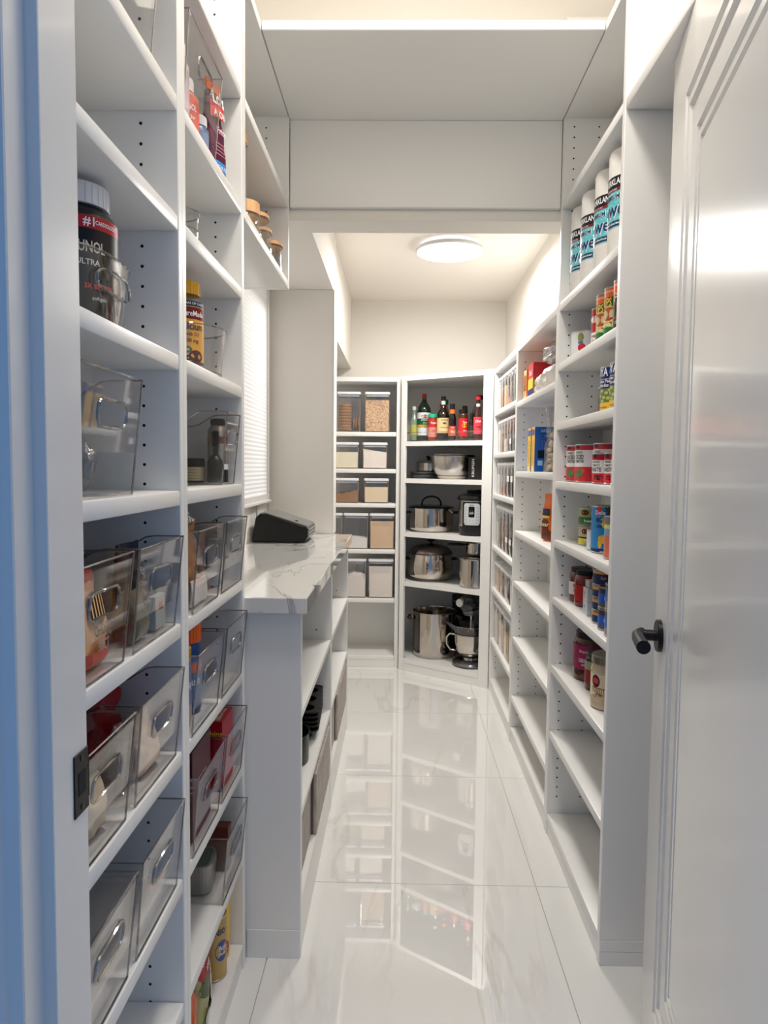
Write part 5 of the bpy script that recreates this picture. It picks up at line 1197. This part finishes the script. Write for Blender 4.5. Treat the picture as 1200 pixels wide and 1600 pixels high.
def rpatch(mb, z0, z1, wd, m, rr, off=0.0, rad=.012):
    zc, hh = (z0 + z1) / 2, z1 - z0; pts = rrect(wd, hh, rad, 5); k = len(pts)
    # strips so that the patch follows the curve
    N = 14; cols = []
    for i in range(N + 1):
        xx = -wd / 2 + wd * i / N; ed = max(0, abs(xx) - (wd / 2 - rad)); hz_ = hh / 2 - (rad - math.sqrt(max(0, rad * rad - ed * ed)))
        a = pa + (xx + off) / rr; cols += [(rr * math.cos(a), rr * math.sin(a), zc - hz_), (rr * math.cos(a), rr * math.sin(a), zc + hz_)]
    return mb.add(cols, [[2 * i, 2 * i + 2, 2 * i + 3, 2 * i + 1] for i in range(N)], m, True)
cpm = MB(); rpatch(cpm, .062, .184, .094, mat((196, 198, 200), .35), R_); obj('control_panel', cpm, ip)
scn = MB(); rpatch(scn, .106, .166, .034, mat((12, 14, 18), .15), R_ + .0006, rad=.003); so = obj('display', scn, ip)
tb = MB(); text_cyl(tb, 'Instant', .009, R_ + .0012, .175, pa, mat((40, 42, 46), .4)); text_cyl(tb, 'OFF', .014, R_ + .0012, .128, pa, mat((225, 230, 235), .4)); text_cyl(tb, 'v   v', .008, R_ + .0012, .141, pa, mat((190, 200, 210), .4))
for i in range(6):
    for s in (-1, 1): text_cyl(tb, '( )', .008, R_ + .0012, .160 - .017 * i, pa + s * .034 / R_, mat((90, 94, 98), .4), .013)
for s in (-1, 1): text_cyl(tb, 'v', .010, R_ + .0012, .090, pa + s * .010 / R_, mat((90, 94, 98), .4)); text_cyl(tb, '-', .012, R_ + .0012, .076, pa + s * .010 / R_, mat((90, 94, 98), .4))
obj('lettering', tb, cp_)
# fourth shelf: mixing bowls
bx, by = at(.262, .160)
mbw = thing('mixing_bowl', 'big brushed steel mixing bowl with stacked rims, fourth corner shelf', 'mixing bowl', (bx, by, 1.1415))
obj('bowl_body', MB().lathe([(0, .0005), (.070, 0), (.076, .004), (.084, .014), (.104, .030), (.122, .065), (.128, .105), (.130, .128), (.140, .131), (.141, .134), (.128, .134), (.124, .100), (.100, .036), (.07, .012), (0, .010)], n=64, m=BRUSH), mbw)
obj('silicone_foot', MB().lathe([(.066, .0), (.080, .0), (.092, .016), (.088, .018)], n=48, m=mat((206, 196, 184), .5)), mbw)
ib = thing('mixing_bowl', 'inner bowl nested in the big steel mixing bowl', 'mixing bowl', (bx, by, 1.1630))
obj('bowl_body', MB().lathe([(0, .0005), (.050, 0), (.085, .030), (.108, .075), (.116, .112), (.127, .118), (.127, .121), (.112, .118), (.10, .078), (.05, .01), (0, .008)], n=56, m=BRUSH), ib)
sx_, sy_ = at(.035, .230)
c1 = thing('cake_pan', 'round grey metal cake tin stack left of the mixing bowl', 'cake pan', (sx_, sy_, 1.1415))
GM = mat((132, 134, 136), .35, .8)
for i in range(2): obj('pan', MB().lathe([(0, .002 + .018 * i), (.092, .0 + .018 * i), (.1, .016 + .018 * i), (.106, .018 + .018 * i), (.106, .021 + .018 * i), (.097, .019 + .018 * i), (.09, .004 + .018 * i), (0, .004 + .018 * i)], n=44, m=GM), c1)
c2 = thing('small_saucepan', 'small lidded steel saucepan on the cake tins', 'saucepan', (sx_ + .012, sy_, 1.1815))
obj('pot_body', MB().lathe([(0, .0005), (.066, .0005), (.072, .006), (.073, .052), (.078, .056)], n=44, m=STEEL), c2); lo = obj('pot_lid', MB().lathe([(.078, .056), (.07, .064), (.045, .072), (0, .075)], n=44, m=STEEL), c2)
obj('lid_knob', MB().lathe([(0, .098), (.014, .096), (.016, .09), (.008, .082), (.010, .075)], n=20, m=BLACK), lo)
bb = thing('black_box', 'black appliance box with white vertical lettering, fourth corner shelf', 'box', duv(.452, .150, 1.1415), DA)
obj('box_body', MB().box(-.05, .05, -.06, .06, 0.0005, .125, mat((20, 20, 23), .4), bev=.001), bb)
tb = MB(); text_plane(tb, 'KRUPSEN', .022, (-.018, -.061, .066), (0, 0, 1), (-1, 0, 0), mat((206, 206, 206), .4), .10); obj('lettering', tb, bb)

# fifth shelf: round tray of bottles
tr = thing('clear_tray', 'long clear plastic tray carrying the sauce bottles', 'tray', (P0.x, P0.y, 1.3575), DA)
obj('tray_floor', MB().box(-.030, .535, .080, .325, .0005, .0080, CLEAR), tr)
tw = MB(); q0 = [(-.030, .08), (.535, .08), (.535, .325), (-.030, .325)]; q1 = [(-.034, .074), (.541, .074), (.541, .331), (-.034, .331)]
for k in range(4):
    a, b = q0[k], q0[(k + 1) % 4]; c_, d_ = q1[(k + 1) % 4], q1[k]; tw.add([(a[0], a[1], .003), (b[0], b[1], .003), (c_[0], c_[1], .055), (d_[0], d_[1], .055)], [[0, 1, 2, 3]], CLEAR)
obj('tray_walls', tw, tr); obj('rim', MB().tube([(x_, y_, .055) for x_, y_ in q1], .0016, 6, RIM, closed=True), tr)

Z5 = 1.3575 + .0086
def btl(label, u, v, r, h, nr, nh, glass, cap, lab, texts=(), spots=(), shoulder=.25, name='sauce_bottle', z=Z5):
    x, y = at(u, v); sh0 = h * (1 - shoulder) - nh
    prof = [(r - .004, 0), (r - .0005, .002), (r, .006), (r, sh0)]
    for i in range(1, 7):
        k = i / 6; prof.append((nr + (r - nr) * (1 - (k * k * (3 - 2 * k))), sh0 + (h - nh - sh0) * k))
    prof += [(nr, h - cap[1])]
    return jar(label, x, y, z, prof, glass, (cap[0], h - cap[1], h, cap[2]), lab, texts, spots, name=name, cat='bottle', face=FA, cap_ribs=False)
DKG = mat((18, 34, 22), .12, coat=.6); DRK = mat((22, 12, 10), .12, coat=.6)
btl('slim green-tinted bottle with yellow label, left end of the tray', -.004, .145, .023, .205, .010, .035, mat((128, 146, 128), .12, coat=.6), (.012, .022, (214, 216, 210)), [(.0234, .035, .095, (176, 176, 84))], shoulder=.3)
btl('big dark green olive oil bottle with red cap', .056, .160, .041, .278, .012, .030, DKG, (.014, .022, (170, 26, 34)), [(.0414, .030, .075, (206, 208, 212)), (.0415, .075, .093, (196, 160, 60)), (.0415, .093, .130, (18, 86, 56)), (.0414, .130, .165, (214, 216, 216))],
    [('POMPEIAN', .015, .0419, .143, 0, (200, 92, 40), .052), ('EXTRA VIRGIN', .010, .0419, .120, 0, (235, 238, 230), .05), ('olive oil', .009, .0419, .104, 0, (220, 225, 215))], [(.0417, 0, .143, .026, .010, (96, 30, 20)), (.0417, 0, .083, .02, .006, (120, 120, 40))], shoulder=.24, name='oil_bottle')
btl('bottle with a green cap standing behind the red-capped jar', .135, .275, .022, .250, .012, .03, mat((150, 156, 146), .15, coat=.5), (.017, .030, (24, 122, 66)), None, shoulder=.2)
btl('clear sauce bottle with a red cap behind the spice jar', .150, .225, .026, .218, .020, .02, mat((196, 186, 174), .15, coat=.5), (.021, .017, (190, 40, 44)), [(.0264, .02, .1, (200, 190, 180))], shoulder=.2)
btl('squat red spice jar with a turquoise cap', .142, .120, .027, .152, .024, .016, mat((150, 50, 40), .2, coat=.4), (.027, .018, (38, 172, 130)), [(.0274, .018, .075, (206, 130, 116)), (.0275, .075, .122, (176, 44, 40))], [('Tajin', .015, .0279, .1, 0, (245, 238, 235), .036), ('chile', .012, .0279, .055, 0, (160, 30, 36))], shoulder=.05, name='spice_jar')
btl('dark sauce bottle with tan paper label and black cap', .212, .124, .037, .252, .012, .045, DRK, (.014, .024, (24, 24, 26)), [(.0374, .038, .128, (222, 190, 140)), (.0375, .036, .040, (60, 40, 30)), (.0375, .126, .130, (60, 40, 30)), (.0126, .205, .226, (214, 214, 210))],
    [('LEA PERRINS', .010, .0379, .114, 0, (60, 42, 30), .046), ('Worcestershire', .009, .0379, .072, 0, (90, 60, 36), .05), ('THE ORIGINAL', .007, .0379, .046, 0, (40, 30, 24), .044)], [(.0377, 0, .096, .012, .006, (70, 60, 40))], shoulder=.28)
btl('slim dark bottle with an orange neck band and orange label', .284, .105, .022, .205, .015, .05, DRK, (.015, .024, (22, 22, 24)), [(.0224, .022, .062, (196, 104, 62)), (.0225, .062, .078, (186, 66, 70)), (.0155, .142, .172, (232, 112, 34))], [('BBQ', .014, .0229, .045, 0, (240, 220, 190)), ('sauce', .009, .0229, .070, 0, (240, 230, 230))], shoulder=.2)
btl('short dark bottle behind the red and yellow label bottle', .320, .185, .021, .198, .014, .04, DRK, (.015, .022, (26, 26, 28)), [(.0214, .03, .09, (150, 130, 60))], shoulder=.22)
btl('squat dark bottle with a bright red and yellow label', .350, .115, .028, .170, .024, .02, mat((70, 40, 24), .15, coat=.5), (.025, .026, (18, 18, 20)), [(.0284, .018, .120, (196, 22, 36))], [('Tony', .014, .0289, .098, .004, (245, 225, 220)), ('hot', .013, .0289, .05, .004, (240, 225, 215))], [(.0286, 0, .080, .014, .012, (236, 184, 40))], shoulder=.06)
btl('tall clear vinegar jug with a black cap at the back', .375, .265, .046, .262, .018, .025, clear('jug_plastic', (.72, .72, .70), rim=.6, base=.14), (.021, .024, (22, 22, 24)), [(.0464, .03, .1, (120, 116, 110))], shoulder=.26, name='vinegar_jug')
btl('dark sauce bottle partly hidden by the red-capped bottle', .400, .125, .016, .150, .011, .03, DRK, (.013, .016, (30, 30, 32)), [(.0164, .02, .08, (60, 52, 44))], shoulder=.2)
btl('dark bottle with a red cap and pink-red label', .442, .120, .025, .240, .011, .05, mat((60, 26, 24), .12, coat=.6), (.014, .018, (206, 40, 52)), [(.0254, .030, .125, (222, 62, 76)), (.0115, .165, .20, (216, 216, 214))], [('CHA', .018, .0259, .1, -.006, (250, 235, 235)), ('sweet', .011, .0259, .07, -.004, (40, 20, 30))], shoulder=.34)
btl('black bottle with an amber label at the right end of the tray', .488, .160, .024, .245, .012, .06, mat((20, 18, 18), .12, coat=.6), (.013, .02, (16, 16, 18)), [(.0244, .120, .150, (222, 160, 40))], shoulder=.3)

# ================================================================== COUNTER CONTENTS
ap = thing('panini_press', 'black countertop appliance with a sloping silver-grey lid', 'appliance', (-.475, 2.93, CZ + .0008))
AB = mat((9, 9, 11), .22); AL = mat((132, 132, 132), .3, .55)
side = [(-.112, 0), (.080, 0), (.100, .006), (.110, .022), (.111, .052), (.104, .066), (-.060, .116), (-.085, .114), (-.100, .098), (-.110, .040)]
b = MB(); y0, y1 = -.125, .125; n = len(side)
b.add([(x, y0, z_) for x, z_ in side] + [(x, y1, z_) for x, z_ in side], [list(range(n)), [i + n for i in range(n)][::-1]] + [[i, (i + 1) % n, (i + 1) % n + n, i + n] for i in range(n)], AB)
bo = obj('body', b, ap)
try:
    bv = bo.modifiers.new('bevel', 'BEVEL'); bv.width = .004; bv.segments = 2
except Exception: pass
ll = MB(); s2 = [(.108, .062), (.104, .068), (-.060, .119), (-.085, .117), (-.085, .113), (-.060, .113), (.100, .062)]; n = len(s2)
ll.add([(x, -.112, z_) for x, z_ in s2] + [(x, .115, z_) for x, z_ in s2], [list(range(n)), [i + n for i in range(n)][::-1]] + [[i, (i + 1) % n, (i + 1) % n + n, i + n] for i in range(n)], AL)
lo = obj('lid', ll, ap)
obj('latch_button', MB().lathe([(0, .006), (.006, .006), (.0075, 0)], (.055, -.06, .080), 16, BLACK), lo)
for zz in (.020, .034, .048): obj('front_trim', MB().box(.108, .1135, -.10, .105, zz, zz + .007, steel('trim_steel', (190, 188, 184), .25), bev=.001), ap)
obj('foot', MB().box(-.09, .09, -.10, .10, -.0006, .002, BLACK), ap)

# bakeware on the shelves
z = .366
DKM = mat((46, 47, 46), .38, .5)
def muffin(label, x, y, zz):
    t = thing('muffin_tin', label, 'muffin tin', (x, y, zz), .05, 'stacked muffin tins'); mb = MB()
    L, W = .27, .155; mb.prism(rrect(W, L, .015, 4), .0295, .0315, DKM)
    return t, mb, L, W
def muffin_full(label, x, y, zz):
    t, mb, L, W = muffin(label, x, y, zz); mb = MB()
    cups = [(cx, cy) for cx in (-.036, .036) for cy in (-.085, 0, .085)]; R = .030
    # deck with holes: build a grid deck per cup cell
    for cx, cy in cups:
        hx, hy = .0385, .045; n = 24; vs_ = []; ox = []
        for i in range(n):
            a = 2 * PI * i / n; c, s = math.cos(a), math.sin(a); k = min(hx / max(1e-6, abs(c)), hy / max(1e-6, abs(s))); ox.append((cx + c * k, cy + s * k, .031))
        vs_ = [(cx + R * math.cos(2 * PI * i / n), cy + R * math.sin(2 * PI * i / n), .031) for i in range(n)] + ox
        mb.add(vs_, [[i, (i + 1) % n, n + (i + 1) % n, n + i] for i in range(n)], DKM)
        for sx in (-1, 1):
            for sy in (-1, 1):
                pass
        mb.lathe([(R, .031), (R - .002, .030), (R - .007, .002), (0, .001)], (cx, cy, 0), 24, DKM)
    obj('pan', mb, t)
    rim = rrect(W, L, .018, 4); obj('rim', MB().tube([(a, b_, .031) for a, b_ in rim], .0022, 6, DKM, closed=True).add([(a, b_, .031) for a, b_ in rim] + [(a * .93 if abs(a) > .07 else a, b_ * .97 if abs(b_) > .12 else b_, .0308) for a, b_ in rim], [[i, (i + 1) % len(rim), len(rim) + (i + 1) % len(rim), len(rim) + i] for i in range(len(rim))], DKM), t)
for i, lb in enumerate(('bottom muffin tin of the stack in the counter cabinet', 'second muffin tin from the bottom of the stack', 'middle muffin tin of the stack', 'second muffin tin from the top of the stack', 'top muffin tin of the stack, cups showing')):
    muffin_full(lb, -.325, 2.235, z + .0008 + .0145 * i if False else z + .0010 + .0345 * i * .42)
def roundtin(label, x, y, r, h, group=None, zz=None):
    t = thing('cake_tin', label, 'cake tin', (x, y, zz or z + .0006), 0, group)
    obj('tin_body', MB().lathe([(0, .001), (r - .003, 0), (r - .001, .003), (r, h - .002), (r + .003, h), (r - .001, h), (r - .003, .004), (0, .003)], n=40, m=DKM), t)
    obj('rolled_rim', MB().tube([((r + .001) * math.cos(a * PI / 18), (r + .001) * math.sin(a * PI / 18), h) for a in range(36)], .0018, 6, DKM, closed=True), t)
roundtin('large dark round cake tin behind the counter end panel', -.335, 1.965, .085, .082); roundtin('smaller dark cake tin nested in the large one', -.335, 1.945, .060, .076, zz=z + .0055)
# leaning trays in the far half
zf = .366
for i, (dx, an, lb) in enumerate(((0, .20, 'front black baking tray leaning in the far half of the cabinet'), (-.045, .20, 'middle black baking tray leaning in the far half of the cabinet'), (-.09, .20, 'rear black baking tray leaning in the far half of the cabinet'))):
    t = thing('baking_tray', lb, 'baking tray', (-.315 + dx, 2.66, zf + .004), 0, 'leaning black baking trays'); t.rotation_euler = (0, an, 0)
    obj('tray', MB().box(-.002, .001, -.13, .13, 0, .178, DKM, bev=.0008).box(-.002, .012, -.135, -.13, 0, .182, DKM).box(-.002, .012, .13, .135, 0, .182, DKM).box(-.002, .012, -.135, .135, .178, .183, DKM), t)
    obj('rim', MB().tube([(.012, -.135, .003), (.012, -.135, .183), (.012, .135, .183), (.012, .135, .003)], .0025, 6, DKM), t)
zf = .612
for i, (dx, lb) in enumerate(((0, 'grey wire cooling rack standing on the upper far cabinet shelf'), (-.03, 'second wire cooling rack behind the first'))):
    t = thing('cooling_rack', lb, 'rack', (-.262 + dx, 2.60, zf + .003), 0); t.rotation_euler = (0, -.05, 0)
    mb = MB().tube([(0, -.14, 0), (0, .10, 0), (0, .10, .215), (0, -.14, .215)], .0035, 6, DKM, closed=True); obj('frame', mb, t); mb = MB()
    for k in range(10): mb.tube([(0, -.12 + .022 * k, 0), (0, -.12 + .022 * k, .215)], .0015, 5, DKM)
    obj('wires', mb, t, kind='stuff')
# four woodgrain-look fabric boxes on the floor of the cabinets
GW = wood_grain('grey_oak', (160, 150, 142), (182, 173, 166)); GWD = mat((96, 88, 82), .7)
def fbox(label, y0, y1, dx):
    x0, x1 = WL + .03, XC - .012 + dx; t = thing('storage_box', label, 'storage box', ((x0 + x1) / 2, (y0 + y1) / 2, .1368), 0, 'grey oak storage boxes')
    a, b_ = (x1 - x0) / 2, (y1 - y0) / 2
    obj('box_body', MB().box(-a, a - .010, -b_, b_, 0, .178, GWD, bev=.002), t); obj('front_board', MB().box(a - .010, a, -b_, b_, 0, .181, GW, bev=.0015), t)
fbox('grey oak-look storage box nearest the doorway in the counter base', 1.682, 1.975, -.004); fbox('grey oak-look storage box second from the doorway, standing proud', 1.983, 2.372, .012)
fbox('grey oak-look storage box third from the doorway', 2.440, 2.690, -.002); fbox('grey oak-look storage box farthest from the doorway', 2.698, 3.150, .010)
